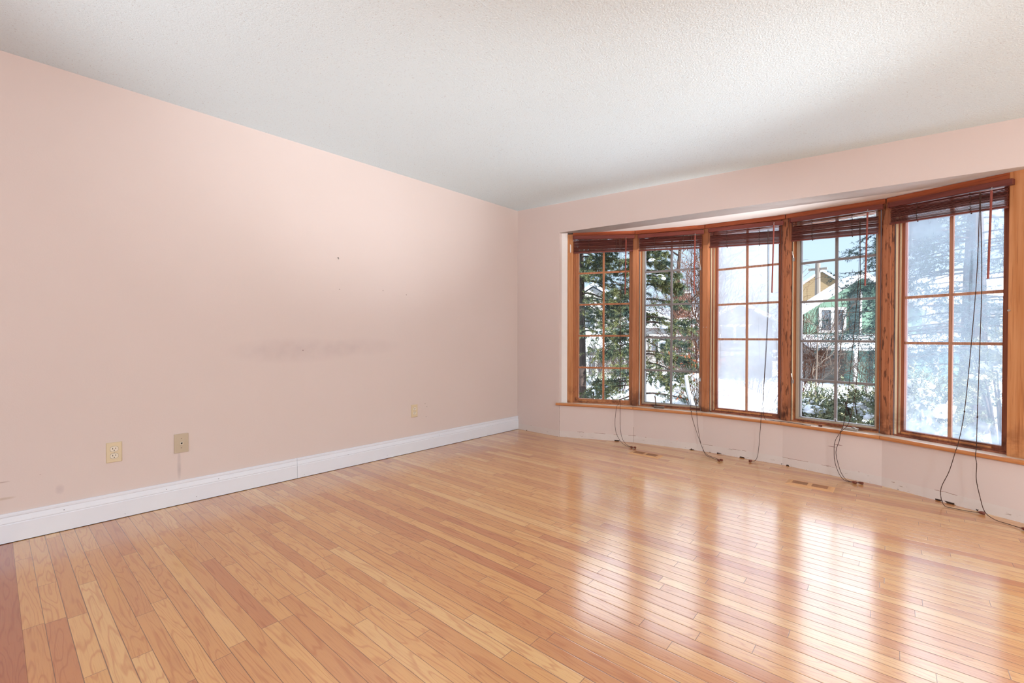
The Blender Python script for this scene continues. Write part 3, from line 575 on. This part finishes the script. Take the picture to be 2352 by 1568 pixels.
# ------------------------------------------------------------------ wall plates, hook, floor vents
def wpoly(mb, y, z, ry, rz, x0, x1, n=16, sq=2.0):
    r0, r1 = [], []
    for k in range(n):
        a = 2 * math.pi * k / n; c, s = math.cos(a), math.sin(a); f = (abs(c) ** sq + abs(s) ** sq) ** (-1 / sq)
        r0.append((x0, y + ry * c * f, z + rz * s * f)); r1.append((x1, y + ry * c * f, z + rz * s * f))
    return mb.add(r0 + r1, [tuple(range(n)), tuple(range(2 * n - 1, n - 1, -1))] + [(i, n + i, n + (i + 1) % n, (i + 1) % n) for i in range(n)])
XW = -0.016
def outlet(y, z, lab):
    r = empty('wall_outlet', (XW, y, z), lab, 'outlet', 'duplex outlets on the pink wall')
    w, h, d = 0.035, 0.057, 0.0065; b = 0.004
    q = [(XW, y - w, z - h), (XW, y + w, z - h), (XW, y + w, z + h), (XW, y - w, z + h), (XW + d, y - w + b, z - h + b), (XW + d, y + w - b, z - h + b), (XW + d, y + w - b, z + h - b), (XW + d, y - w + b, z + h - b)]
    MB().hexa(q).build('cover_plate', M['almond'], r, bevel=0.0012)
    for s in (1, -1):
        zz = z + s * 0.0195; f = wpoly(MB(), y, zz, 0.0172, 0.0144, XW + d, XW + d + 0.0016, 24, 2.8).build('socket_face', M['ivory'], r)
        wpoly(MB(), y, zz, 0.0180, 0.0152, XW + d, XW + d + 0.0002, 24, 2.8).build('seam', M['black'], f)
        for dy, hh in ((-0.0065, 0.0045), (0.0065, 0.0038)):
            MB().box((XW + d + 0.0012, y + dy - 0.0013, zz + 0.001 - hh + 0.002), (XW + d + 0.0019, y + dy + 0.0013, zz + 0.001 + hh + 0.002)).build('slot', M['black'], f)
        wpoly(MB(), y, zz - 0.0075, 0.0027, 0.0025, XW + d + 0.0012, XW + d + 0.0019, 10).build('slot', M['black'], f)
    wpoly(MB(), y, z, 0.0028, 0.0028, XW + d, XW + d + 0.0015, 10).build('screw', M['tan'], r)
outlet(0.3165, 0.377, 'almond duplex outlet nearest the camera, beside the tan phone plate'); outlet(2.332, 0.368, 'almond duplex outlet alone near the window end of the pink wall')
r = empty('phone_plate', (XW, 0.626, 0.374), 'tan wall plate with a square phone jack above a grey drip mark', 'phone jack'); y, z = 0.626, 0.3755
MB().box((XW, y - 0.036, z - 0.0575), (XW + 0.007, y + 0.036, z + 0.0575)).build('cover_plate', M['tan'], r, bevel=0.0012)
jk = MB().box((XW + 0.0068, y - 0.0075, z - 0.0075), (XW + 0.0145, y + 0.0075, z + 0.0075)).build('jack', M['ivory'], r, bevel=0.0008)
hk = MB().box((XW + 0.0142, y - 0.0045, z - 0.002), (XW + 0.0148, y + 0.0045, z + 0.0045)); hk.box((XW + 0.0142, y - 0.002, z - 0.0045), (XW + 0.0148, y + 0.002, z - 0.0018)); hk.build('socket_hole', M['black'], jk)
for s in (1, -1): wpoly(MB(), y, z + s * 0.0285, 0.0026, 0.0026, XW + 0.007, XW + 0.0085, 10).build('screw', M['bronze'], r)
r = empty('picture_hook', (XW, 1.629, 1.635), 'tiny metal picture hook left on the middle of the pink wall', 'hook')
MB().tube([(XW, 1.629, 1.642), (XW + 0.004, 1.629, 1.641), (XW + 0.006, 1.629, 1.634), (XW + 0.012, 1.629, 1.633), (XW + 0.012, 1.629, 1.639)], 0.0022, 6).build('hook_wire', M['steel'], r)
wpoly(MB(), 1.629, 1.6435, 0.004, 0.004, XW, XW + 0.003, 10).build('nail', M['black'], r)
def vent(x, y, rot, lab):
    r = empty('floor_vent', (x, y, 0.0), lab, 'floor vent', 'flush wooden floor vents')
    c, s = math.cos(rot), math.sin(rot); L, W, Hh = 0.139, 0.066, 0.007
    def P(a, b, z): return (x + a * c - b * s, y + a * s + b * c, z)
    def bx(mb, a0, a1, b0, b1, z0, z1): return mb.hexa([P(a0, b0, z0), P(a1, b0, z0), P(a1, b1, z0), P(a0, b1, z0), P(a0, b0, z1), P(a1, b0, z1), P(a1, b1, z1), P(a0, b1, z1)])
    f = MB(); i = 0.02
    f.hexa([P(-L, -W, 0), P(L, -W, 0), P(L, W, 0), P(-L, W, 0), P(-L + i, -W + i, Hh), P(L - i, -W + i, Hh), P(L - i, W - i, Hh), P(-L + i, W - i, Hh)])
    f.build('vent_frame', M['vent'], r)
    for sg in (-1, 1):
        g = MB(); bx(g, min(sg * 0.012, sg * 0.104), max(sg * 0.012, sg * 0.104), -0.034, 0.034, Hh - 0.001, Hh + 0.0006); go = g.build('vent_grille', M['grille'], r)
        sl = MB()
        for k in range(9):
            b = -0.030 + k * 0.0075; bx(sl, min(sg * 0.014, sg * 0.102), max(sg * 0.014, sg * 0.102), b - 0.0009, b + 0.0009, Hh + 0.0006, Hh + 0.0010)
        sl.build('vent_slots', M['woodd'], go)
vent(1.542, 3.664, 0.035, 'oak floor vent below the second window, near two paired tassels'); vent(2.755, 3.676, 0.02, 'oak floor vent below the green house window with a pale glint along its edge')
# made-up fixture out of view, added to go with the fill light
r = empty('added_fixture', (4.6, -1.3, 2.2), 'rod and cap of a made-up lamp added unseen behind the viewer', 'lamp')
MB().tube([(4.6, -1.3, zc(4.4)), (4.6, -1.3, 2.02)], 0.006, 6).build('added_fixture_rod', M['steel'], r); MB().tube([(4.6, -1.3, 2.03), (4.6, -1.3, 1.99)], [0.02, 0.05], 12).build('added_fixture_cap', M['steel'], r)

# ------------------------------------------------------------------ outdoors: ground
GZ = -0.8
def gh(x, y):
    h = GZ + 0.05 * np.sin(x * 0.7 + 1.3) * np.cos(y * 0.5)
    h = h + 0.98 * np.exp(-(((x + 0.1) / 1.25) ** 2 + ((y - 9.3) / 1.5) ** 2)) + 0.80 * np.exp(-(((x - 1.1) / 1.0) ** 2 + ((y - 8.0) / 1.1) ** 2))
    h = h + 0.40 * np.exp(-(((x + 2.4) / 1.6) ** 2 + ((y - 9.5) / 1.4) ** 2)) + 0.3 * np.exp(-(((x - 3.5) / 2.0) ** 2 + ((y - 6.3) / 0.9) ** 2))
    return h - 0.25 * np.clip((y - 12) / 14, 0, 1.5)
gx = np.concatenate([np.linspace(-60, -8, 30), np.linspace(-7.5, 8, 110), np.linspace(9, 60, 30)]); gy = np.concatenate([np.linspace(4.0, 14, 90), np.linspace(14.5, 90, 60)])
X, Y = np.meshgrid(gx, gy, indexing='ij'); Z = gh(X, Y) + RNG.normal(0, 0.012, X.shape); Z[:, 0] = GZ; ny = len(gy)
V = np.stack([X, Y, Z], -1).reshape(-1, 3); I, J = np.meshgrid(np.arange(len(gx) - 1), np.arange(ny - 1), indexing='ij'); a = (I * ny + J).ravel()
g = mesh_np('ground', V, np.stack([a, a + ny, a + ny + 1, a + 1], -1), M['snow']); g.data.polygons.foreach_set('use_smooth', np.ones(len(g.data.polygons), dtype=bool))
tag(g, 'snow-covered yard rising into banks outside the bow window', 'snow', kind='structure')

# ------------------------------------------------------------------ outdoors: trees and shrubs
def branch_tubes(mb, p, d, L, r, depth, rng, spread=0.6, up=0.05, kids=3, nseg=4, sides=4):
    pts = [Vector(p)]; dd = Vector(d).normalized(); rs = [r]
    for k in range(nseg):
        dd = (dd + Vector((rng.gauss(0, 0.13), rng.gauss(0, 0.13), rng.gauss(0, 0.10) + up))).normalized(); pts.append(pts[-1] + dd * (L / nseg)); rs.append(max(r * (1 - 0.6 * (k + 1) / nseg), 0.003))
    mb.tube(pts, rs, sides, caps=False)
    if depth > 0:
        for k in range(kids + (1 if depth > 1 else 0)):
            t = rng.uniform(0.3, 1.0); j = min(int(t * nseg), nseg - 1); q = pts[j].lerp(pts[j + 1], t * nseg - j)
            nd = (dd + Vector((rng.gauss(0, spread), rng.gauss(0, spread), rng.gauss(0, spread * 0.7)))).normalized()
            branch_tubes(mb, q, nd, L * rng.uniform(0.5, 0.75), max(rs[j] * 0.55, 0.002), depth - 1, rng, spread, up, kids, max(3, nseg - 1), 3)
def needles(P, D, per, ln, wd, rng, spread=0.9):
    """thin pointed blades around each twig segment"""
    n = len(P) * per; t = np.repeat(np.arange(len(P)), per); base = P[t] + D[t] * rng.uniform(0, 1, (n, 1)); dn = D[t] / np.linalg.norm(D[t], axis=1, keepdims=True)
    r = rng.normal(0, 1, (n, 3)); r -= (r * dn).sum(1, keepdims=True) * dn; r /= np.linalg.norm(r, axis=1, keepdims=True)
    dr = dn * 0.75 + r * spread; dr /= np.linalg.norm(dr, axis=1, keepdims=True); sd_ = np.cross(dr, rng.normal(0, 1, (n, 3))); sd_ /= np.linalg.norm(sd_, axis=1, keepdims=True)
    L = ln * rng.uniform(0.7, 1.3, (n, 1)); v = np.stack([base - sd_ * wd, base + sd_ * wd, base + dr * L], 1).reshape(-1, 3)
    return v, np.arange(n * 3).reshape(-1, 3)
def spruce(x, y, h, rad, zlow, nb, label, mat, seed, droop=0.45, per=22, snow=0.0, lean=0.0, twigs=15, sides=None):
    rng = np.random.default_rng(seed); z0 = float(gh(np.array(x), np.array(y))); root = empty('spruce_tree', (x, y, z0), label, 'tree')
    MB().tube([(x, y, z0 - 0.3), (x + lean * 0.5, y, z0 + h * 0.5), (x + lean, y, z0 + h)], [rad * 0.075, rad * 0.05, 0.012], 8).build('trunk', M['bark'], root)
    bt = MB(); PP, DD, tops = [], [], []
    for k in range(nb):
        f = (k + rng.uniform(0, 1)) / nb; z = zlow + (h - 0.2 - zlow) * f; R = rad * (1 - f) ** 0.8 * rng.uniform(0.75, 1.1) + 0.12; a = rng.uniform(0, 2 * math.pi)
        if sides is not None and rng.uniform() < 0.5: a = sides + rng.normal(0, 0.5)
        d = np.array([math.cos(a), math.sin(a), 0]); c = np.array([x + lean * z / h, y, z0 + z]); pts = []
        for j in range(7):
            t = j / 6; pts.append(c + d * R * t + np.array([0, 0, R * (0.10 * t - droop * t * t + 0.16 * t ** 4)]))
        bt.tube([Vector(p) for p in pts], [0.016 * (1 - 0.85 * j / 6) + 0.002 for j in range(7)], 4, caps=False); tv = np.array([-d[1], d[0], 0])
        for j in range(twigs):
            t = rng.uniform(0.15, 1.0); q = int(min(t * 6, 5)); p = pts[q] + (pts[q + 1] - pts[q]) * (t * 6 - q); sgn = 1 if j % 2 else -1
            L = R * 0.42 * (1.15 - t * 0.7) + 0.06; e = d * 0.7 + tv * sgn * rng.uniform(0.4, 0.9) + np.array([0, 0, rng.uniform(-0.75, 0.02)]); e = e / np.linalg.norm(e) * L
            PP.append(p); DD.append(e)
            for m in range(2):
                u = rng.uniform(0.2, 0.9); PP.append(p + e * u); DD.append((e / L + rng.normal(0, 0.5, 3)) * L * 0.32)
            if rng.uniform() < snow: tops.append(p + e * 0.4)
        PP.append(pts[4]); DD.append(pts[6] - pts[4])
    bt.build('bough', M['bark'], root)['kind'] = 'stuff'
    v, fc = needles(np.array(PP), np.array(DD), int(per * 1.3), 0.052, 0.0047, rng); mesh_np('foliage', v, fc, M[mat], root)
    if tops:
        sm = MB(); 
        for p in tops: lump(sm, p, rng.uniform(0.03, 0.09), rng)
        sm.build('snow_cap', M['snow'], root, smooth=True)['kind'] = 'stuff'
    return root
def lump(mb, p, r, rng, n=6):
    vs = [(p[0], p[1], p[2] + r * 0.6)]; fs = []
    for lv, (rr, zz) in enumerate(((0.7, 0.42), (1.0, 0.0), (0.7, -0.25))):
        for k in range(n):
            a = 2 * math.pi * (k + lv * 0.5) / n; q = r * rr * rng.uniform(0.8, 1.25); vs.append((p[0] + q * math.cos(a), p[1] + q * math.sin(a), p[2] + r * zz))
    for k in range(n): fs.append((0, 1 + k, 1 + (k + 1) % n))
    for lv in range(2):
        for k in range(n): fs.append((1 + lv * n + k, 1 + (lv + 1) * n + k, 1 + (lv + 1) * n + (k + 1) % n, 1 + lv * n + (k + 1) % n))
    fs.append(tuple(1 + 2 * n + k for k in range(n)))
    mb.add(vs, fs)
def juniper(x, y, w, h, label, seed, mat='shrub', n=420, snow=10):
    rng = np.random.default_rng(seed); z0 = float(gh(np.array(x), np.array(y))); root = empty('evergreen_shrub', (x, y, z0), label, 'shrub'); st = MB(); PP, DD = [], []
    for k in range(14):
        a = rng.uniform(0, 6.28); st.tube([(x, y, z0 - 0.1), (x + 0.3 * w * math.cos(a), y + 0.3 * w * math.sin(a), z0 + h * 0.5), (x + 0.6 * w * math.cos(a), y + 0.6 * w * math.sin(a), z0 + h * rng.uniform(0.6, 0.9))], [0.02, 0.012, 0.004], 4, caps=False)
    for k in range(n):
        u = rng.normal(0, 1, 3); u /= np.linalg.norm(u); u[2] = abs(u[2]) if rng.uniform() < 0.75 else u[2]; rr = rng.uniform(0.45, 1.0) ** 0.5
        p = np.array([x + u[0] * w * rr, y + u[1] * w * rr, z0 + h * 0.42 + u[2] * h * 0.55 * rr]); PP.append(p); DD.append((u * 0.6 + rng.normal(0, 0.45, 3)) * 0.16 + np.array([0, 0, 0.03]))
    st.build('stems', M['bark'], root); v, fc = needles(np.array(PP), np.array(DD), 34, 0.035, 0.006, rng, 1.1); mesh_np('foliage', v, fc, M[mat], root)
    if snow:
        sm = MB()
        for k in range(snow): a, q = rng.uniform(0, 6.28), rng.uniform(0, 0.7); lump(sm, (x + w * q * math.cos(a), y + w * q * math.sin(a), z0 + h * (0.92 - 0.35 * q)), rng.uniform(0.05, 0.13), rng)
        sm.build('snow_cap', M['snow'], root, smooth=True)['kind'] = 'stuff'
    return root
def bare_bush(x, y, w, h, label, seed, mat='twig', stems=16, depth=3, leaves=0):
    rg = random.Random(seed); z0 = float(gh(np.array(x), np.array(y))); root = empty('bare_bush', (x, y, z0), label, 'bush'); mb = MB()
    for k in range(stems):
        a = rg.uniform(0, 6.28); q = rg.uniform(0, 0.4) * w; d = Vector((math.cos(a) * rg.uniform(0.1, 0.55) * w / h, math.sin(a) * rg.uniform(0.1, 0.55) * w / h, 0.8))
        branch_tubes(mb, (x + q * math.cos(a), y + q * math.sin(a), z0 - 0.05), d, h * rg.uniform(0.36, 0.56), 0.011, depth, rg, 0.55, 0.03, 3)
    mb.build('twigs', M[mat], root)
    if leaves:
        rng = np.random.default_rng(seed); P = np.stack([rng.normal(x, w * 0.45, leaves), rng.normal(y, w * 0.35, leaves), z0 + rng.uniform(0.1, 1.0, leaves) * h], -1); v, fc = needles(P, rng.normal(0, 0.02, (leaves, 3)), 2, 0.05, 0.014, rng); mesh_np('dry_leaf', v, fc, M['dead'], root)['kind'] = 'stuff'
    return root
def bare_tree(x, y, h, label, seed, mat, r=0.09, lean=(0, 0), depth=4, limbs=9, z_first=0.25):
    rg = random.Random(seed); z0 = float(gh(np.array(x), np.array(y))); root = empty('bare_tree', (x, y, z0), label, 'tree')
    tp = [Vector((x + lean[0] * t, y + lean[1] * t, z0 - 0.2 + h * t)) for t in (0, 0.3, 0.6, 1.0)]; MB().tube(tp, [r, r * 0.75, r * 0.5, r * 0.15], 8).build('trunk', M[mat], root); mb = MB()
    for k in range(limbs):
        t = z_first + (1 - z_first) * (k + rg.random()) / limbs; p = tp[0].lerp(tp[3], t); a = rg.uniform(0, 6.28)
        branch_tubes(mb, p, (math.cos(a), math.sin(a), 0.75), h * 0.30 * (1.1 - 0.6 * t), r * 0.34 * (1.1 - t * 0.6), depth - 1, rg, 0.5, 0.04, 3, 5)
    mb.build('limbs', M[mat], root); return root

spruce(-1.80, 7.60, 4.6, 1.75, 1.8, 30, 'dark drooping spruce filling the corner window', 'needle', 21, 0.6, snow=0.004, sides=-0.3, per=30, twigs=20)
spruce(-0.30, 7.30, 4.2, 1.0, 0.4, 46, 'narrow yellow-green spruce with snow clumps in the second window', 'needle', 22, 0.4, snow=0.02, per=30, twigs=18)
spruce(4.05, 12.9, 6.6, 3.2, 1.2, 110, 'big bluish spruce spreading behind the hazy end window', 'needleb', 23, 0.30, per=30, snow=0.006, twigs=22)
juniper(2.30, 6.78, 0.38, 0.92, 'grey-green juniper under the green house view, nearer the middle window', 31); juniper(2.84, 6.62, 0.40, 0.95, 'snow-patched juniper under the green house view, nearer the end window', 32, snow=12)
juniper(3.30, 6.35, 0.36, 1.1, 'low pale juniper at the foot of the hazy end window', 33, snow=14); juniper(3.95, 6.85, 0.42, 1.7, 'tall juniper at the far edge of the hazy end window', 34, snow=8)
juniper(-1.95, 8.3, 0.55, 0.75, 'snow-laden low shrub at the foot of the corner window', 35, snow=34)
bare_bush(0.85, 14.0, 1.1, 3.3, 'dense brown leafless bush before the green house', 41, 'twig', 26, 3); bare_bush(-0.20, 9.9, 0.9, 3.3, 'reddish leafless thicket in the second window', 42, 'twig', 30, 3, leaves=260)
bare_bush(-1.1, 12.2, 1.2, 2.9, 'tall brown leafless thicket behind the narrow spruce', 46, 'twig', 30, 3, leaves=200); bare_bush(0.35, 11.6, 0.9, 2.2, 'brown leafless thicket between the narrow spruce and the white bank', 47, 'twig', 24, 3)
bare_bush(-4.2, 13.5, 1.3, 2.2, 'brown leafless thicket behind the drooping spruce', 48, 'twig', 24, 3)
bare_bush(0.55, 7.6, 0.5, 0.9, 'low tangled leafless bush at the foot of the second window', 43, 'twig2', 14, 2, leaves=120)
bare_bush(2.4, 13.6, 0.8, 1.9, 'thin grey leafless bush before the teal garage', 44, 'twig2', 9, 3)
bare_bush(-3.0, 10.2, 0.9, 1.7, 'grey leafless bush low in the corner window', 45, 'twig2', 14, 3)
bare_tree(-0.55, 11.8, 6.5, 'leafless tree with arching limbs behind the hazy middle window', 51, 'bark2', 0.11, (-0.6, 0), 4, 12, 0.3)
bare_tree(-2.1, 12.5, 7.0, 'leafless tree behind the two spruces', 52, 'bark', 0.1, (0.5, 0), 4, 10, 0.3)
bare_tree(2.05, 8.4, 1.9, 'thin pale sapling standing in the snow by the junipers', 53, 'bark2', 0.025, (0.05, 0), 3, 5, 0.4); bare_tree(2.20, 8.7, 2.2, 'thin grey sapling just behind the pale one', 54, 'bark', 0.022, (0.2, 0), 3, 6, 0.4)
bs = MB().tube([(1.10, 6.10, -0.35), (1.043, 6.043, 0.137), (1.00, 6.0, 0.33), (0.975, 5.99, 0.52)], [0.034, 0.031, 0.028, 0.024], 8)
tag(bs.build('white_stake', M['trimw'], smooth=True), 'white bent stake leaning in the snow outside the second window', 'stake')

# ------------------------------------------------------------------ outdoors: houses
class HF:  # house frame: a = along the front (to the viewer's right), b = away from the viewer
    def __init__(s, x, y, rot): s.x, s.y, s.c, s.s = x, y, math.cos(rot), math.sin(rot)
    def P(s, a, b, z): return (s.x + a * s.c - b * s.s, s.y + a * s.s + b * s.c, z)
    def box(s, mb, a0, a1, b0, b1, z0, z1):
        P = s.P; return mb.hexa([P(a0, b0, z0), P(a1, b0, z0), P(a1, b1, z0), P(a0, b1, z0), P(a0, b0, z1), P(a1, b0, z1), P(a1, b1, z1), P(a0, b1, z1)])
    def gable(s, mb, a0, a1, b0, b1, ze, zr):          # gable wall facing the viewer
        P = s.P; m = (a0 + a1) / 2; return mb.add([P(a0, b0, ze), P(a1, b0, ze), P(m, b0, zr), P(a0, b1, ze), P(a1, b1, ze), P(m, b1, zr)], [(0, 1, 2), (5, 4, 3), (0, 2, 5, 3), (1, 4, 5, 2), (0, 3, 4, 1)])
    def roof(s, mb, a0, a1, b0, b1, ze, zr, t):        # two slabs over a gable front
        P = s.P; m = (a0 + a1) / 2
        for q in (a0, a1): mb.hexa([P(q, b0, ze), P(m, b0, zr), P(m, b1, zr), P(q, b1, ze), P(q, b0, ze + t), P(m, b0, zr + t), P(m, b1, zr + t), P(q, b1, ze + t)])
        return mb
    def eave(s, mb, a0, a1, b0, bm, b1, ze, zr, t):    # two slabs, ridge parallel to the front
        P = s.P
        for u, v in ((b0, bm), (b1, bm)): mb.hexa([P(a0, u, ze), P(a1, u, ze), P(a1, v, zr), P(a0, v, zr), P(a0, u, ze + t), P(a1, u, ze + t), P(a1, v, zr + t), P(a0, v, zr + t)])
        return mb
def window_on(h, parent, a0, a1, z0, z1, b=0.0, bars=1):
    f = MB(); w = 0.11; h.box(f, a0 - w, a1 + w, b - 0.06, b + 0.02, z0 - w, z0); h.box(f, a0 - w, a1 + w, b - 0.06, b + 0.02, z1, z1 + w); h.box(f, a0 - w, a0, b - 0.06, b + 0.02, z0, z1); h.box(f, a1, a1 + w, b - 0.06, b + 0.02, z0, z1)
    for k in range(bars):
        m = a0 + (a1 - a0) * (k + 1) / (bars + 1); h.box(f, m - 0.06, m + 0.06, b - 0.05, b + 0.02, z0, z1)
    fo = f.build('window', M['trimw'], parent); p = MB(); h.box(p, a0, a1, b - 0.02, b + 0.03, z0, z1); p.build('pane', M['pane'], fo)
# green house with porch roof and teal garage wall
h = HF(0.25, 24.1, 0.38); r = empty('green_house', (0.25, 24.1, -1.1), 'green sided house with white trim and snowy roofs beyond the clear crank window', 'house')
w = MB(); h.box(w, -1.0, 3.2, 0, 2.6, 0.9, 2.15); h.gable(w, -1.0, 3.2, 0, 2.6, 2.15, 3.68); w.build('wall', M['green'], r)
w = MB(); h.roof(w, -1.3, 3.5, -0.3, 2.7, 2.02, 3.72, 0.16); w.build('snow_roof', M['snow'], r)
w = MB(); h.roof(w, -1.34, 3.54, -0.34, 2.7, 1.90, 3.62, 0.09); w.build('roof_edge', M['trimw'], r)
window_on(h, r, -0.35, 0.45, 1.35, 2.25, 0.0, 1)
w = MB(); h.box(w, 0.68, 1.02, -0.05, 0.05, 0.9, 3.0); w.build('dark_panel', M['tealc'], r); w = MB(); h.box(w, 1.03, 1.12, -0.06, 0.05, 0.9, 3.1); h.box(w, 1.62, 1.76, -0.06, 0.05, 0.9, 3.2); w.build('corner_board', M['trimw'], r)
w = MB(); P = h.P; w.hexa([P(-1.2, -1.6, 0.62), P(4.6, -1.6, 0.62), P(4.6, 0.05, 0.98), P(-1.2, 0.05, 0.98), P(-1.2, -1.6, 0.80), P(4.6, -1.6, 0.80), P(4.6, 0.05, 1.18), P(-1.2, 0.05, 1.18)]); w.build('porch_roof', M['snow'], r)
w = MB(); h.box(w, -1.15, 4.55, -1.55, -1.46, 0.5, 0.62); w.build('porch_beam', M['trimw'], r)
w = MB(); h.box(w, 0.45, 4.4, -1.1, 0, -1.6, 0.75); w.build('garage_wall', M['teal'], r); w = MB(); h.box(w, -1.0, 0.45, -0.2, 0.3, -1.6, 0.9); w.build('shaded_porch', M['greyw'], r)
for a in (0.42, 1.18, 3.0): w = MB(); h.box(w, a, a + 0.12, -1.55, -1.43, -1.6, 0.52); w.build('porch_post', M['trimw'], r)
w = MB(); h.box(w, 1.05, 1.18, -1.16, -1.09, -1.6, 0.6); w.build('dark_downpipe', M['tealc'], r)
# tan gable house
h = HF(-3.5, 48.0, 0.30); r = empty('tan_house', (-3.5, 48, -1.5), 'distant tan house with a plain gable behind the utility pole', 'house'); w = MB(); h.box(w, -2.6, 2.6, 0, 8, -1.5, 4.9); h.gable(w, -2.6, 2.6, 0, 8, 4.9, 6.9); w.build('wall', M['tanw'], r)
w = MB(); h.roof(w, -2.9, 2.9, -0.3, 8.2, 4.68, 6.92, 0.2); w.build('snow_roof', M['snow'], r)
# house behind the hazy middle window
h = HF(-3.7, 25.4, 0.50); r = empty('pale_house', (-3.7, 25.4, -1.1), 'pale house with snowy gable roofs behind the hazy middle window', 'house'); w = MB(); h.box(w, -1.7, 1.4, 0, 2.4, -1.5, 1.9); h.gable(w, -1.7, 1.4, 0, 2.4, 1.9, 2.65); w.build('wall', M['greyw'], r)
w = MB(); h.roof(w, -2.0, 1.7, -0.3, 2.5, 1.75, 2.75, 0.2); w.build('snow_roof', M['snow'], r); window_on(h, r, -1.0, 0.2, 0.5, 1.6); window_on(h, r, -1.3, -0.2, -1.1, 0.1); w = MB(); h.box(w, -1.9, 1.6, -0.6, 0, 0.1, 0.3); w.build('snow_ledge', M['snow'], r)
# brick chimney house
h = HF(-6.2, 24.2, 0.45); r = empty('chimney_house', (-6.2, 24.2, -1.1), 'low house with a red brick chimney and snowy roof behind the second window', 'house'); w = MB(); h.box(w, -2.4, 0.5, 0, 3, -1.5, 1.6); w.build('wall', M['pale'], r)
w = MB(); h.eave(w, -2.6, 0.65, -0.4, 1.5, 3.4, 1.55, 2.5, 0.22); w.build('snow_roof', M['snow'], r); c = MB(); h.box(c, -0.6, 0.25, 0.3, 0.9, 1.6, 3.45); c = c.build('chimney', M['brick'], r); w = MB(); h.box(w, -0.66, 0.31, 0.24, 0.96, 3.45, 3.55); w.build('chimney_cap', M['trimw'], c)
window_on(h, r, -1.8, -1.0, 0.2, 1.1); window_on(h, r, -0.5, 0.2, 0.2, 1.1)
# two houses far in the corner window
h = HF(-8.4, 20.2, 0.62); r = empty('beige_house', (-8.4, 20.2, -1.1), 'beige house with a snowy sloping roof low in the corner window', 'house'); w = MB(); h.box(w, -2.8, 1.3, 0, 3, -1.6, 0.35); w.build('wall', M['pale'], r); w = MB(); h.eave(w, -3.0, 1.5, -0.4, 1.5, 3.4, 0.3, 1.3, 0.2); w.build('snow_roof', M['snow'], r); window_on(h, r, 0.3, 1.0, -0.9, 0.0); window_on(h, r, -1.2, -0.4, -0.9, 0.0)
h = HF(-12.9, 24.9, 0.62); r = empty('white_house', (-12.9, 24.9, -1.1), 'tall white house with one small window behind the drooping spruce', 'house'); w = MB(); h.box(w, -1.8, 2.4, 0, 3, -1.6, 3.0); h.gable(w, -1.8, 2.4, 0, 3, 3.0, 4.3); w.build('wall', M['pale'], r); w = MB(); h.roof(w, -2.1, 2.7, -0.3, 3.1, 2.85, 4.4, 0.2); w.build('snow_roof', M['snow'], r); window_on(h, r, -0.2, 0.4, 1.7, 2.5, 0.0, 0)
h = HF(6.4, 36.0, 0.25); r = empty('far_house', (6.4, 36, -1.5), 'far pale house behind the big spruce', 'house'); w = MB(); h.box(w, -3, 4, 0, 6, -2.2, 3.0); w.build('wall', M['pale'], r); w = MB(); h.eave(w, -3.4, 4.4, -0.5, 3, 6.5, 2.9, 4.6, 0.3); w.build('snow_roof', M['snow'], r); window_on(h, r, -1.0, 0.4, 1.0, 2.2, 0.0, 2)
r = empty('utility_pole', (-1.3, 31.2, -1.2), 'grey utility pole in front of the tan gable', 'pole'); MB().tube([(-1.3, 31.2, -1.5), (-1.3, 31.2, 5.35)], [0.17, 0.13], 10).build('mast', M['pole'], r); w = MB().box((-1.75, 31.1, 4.95), (-0.85, 31.25, 5.07)); w.build('crossarm', M['pole'], r)
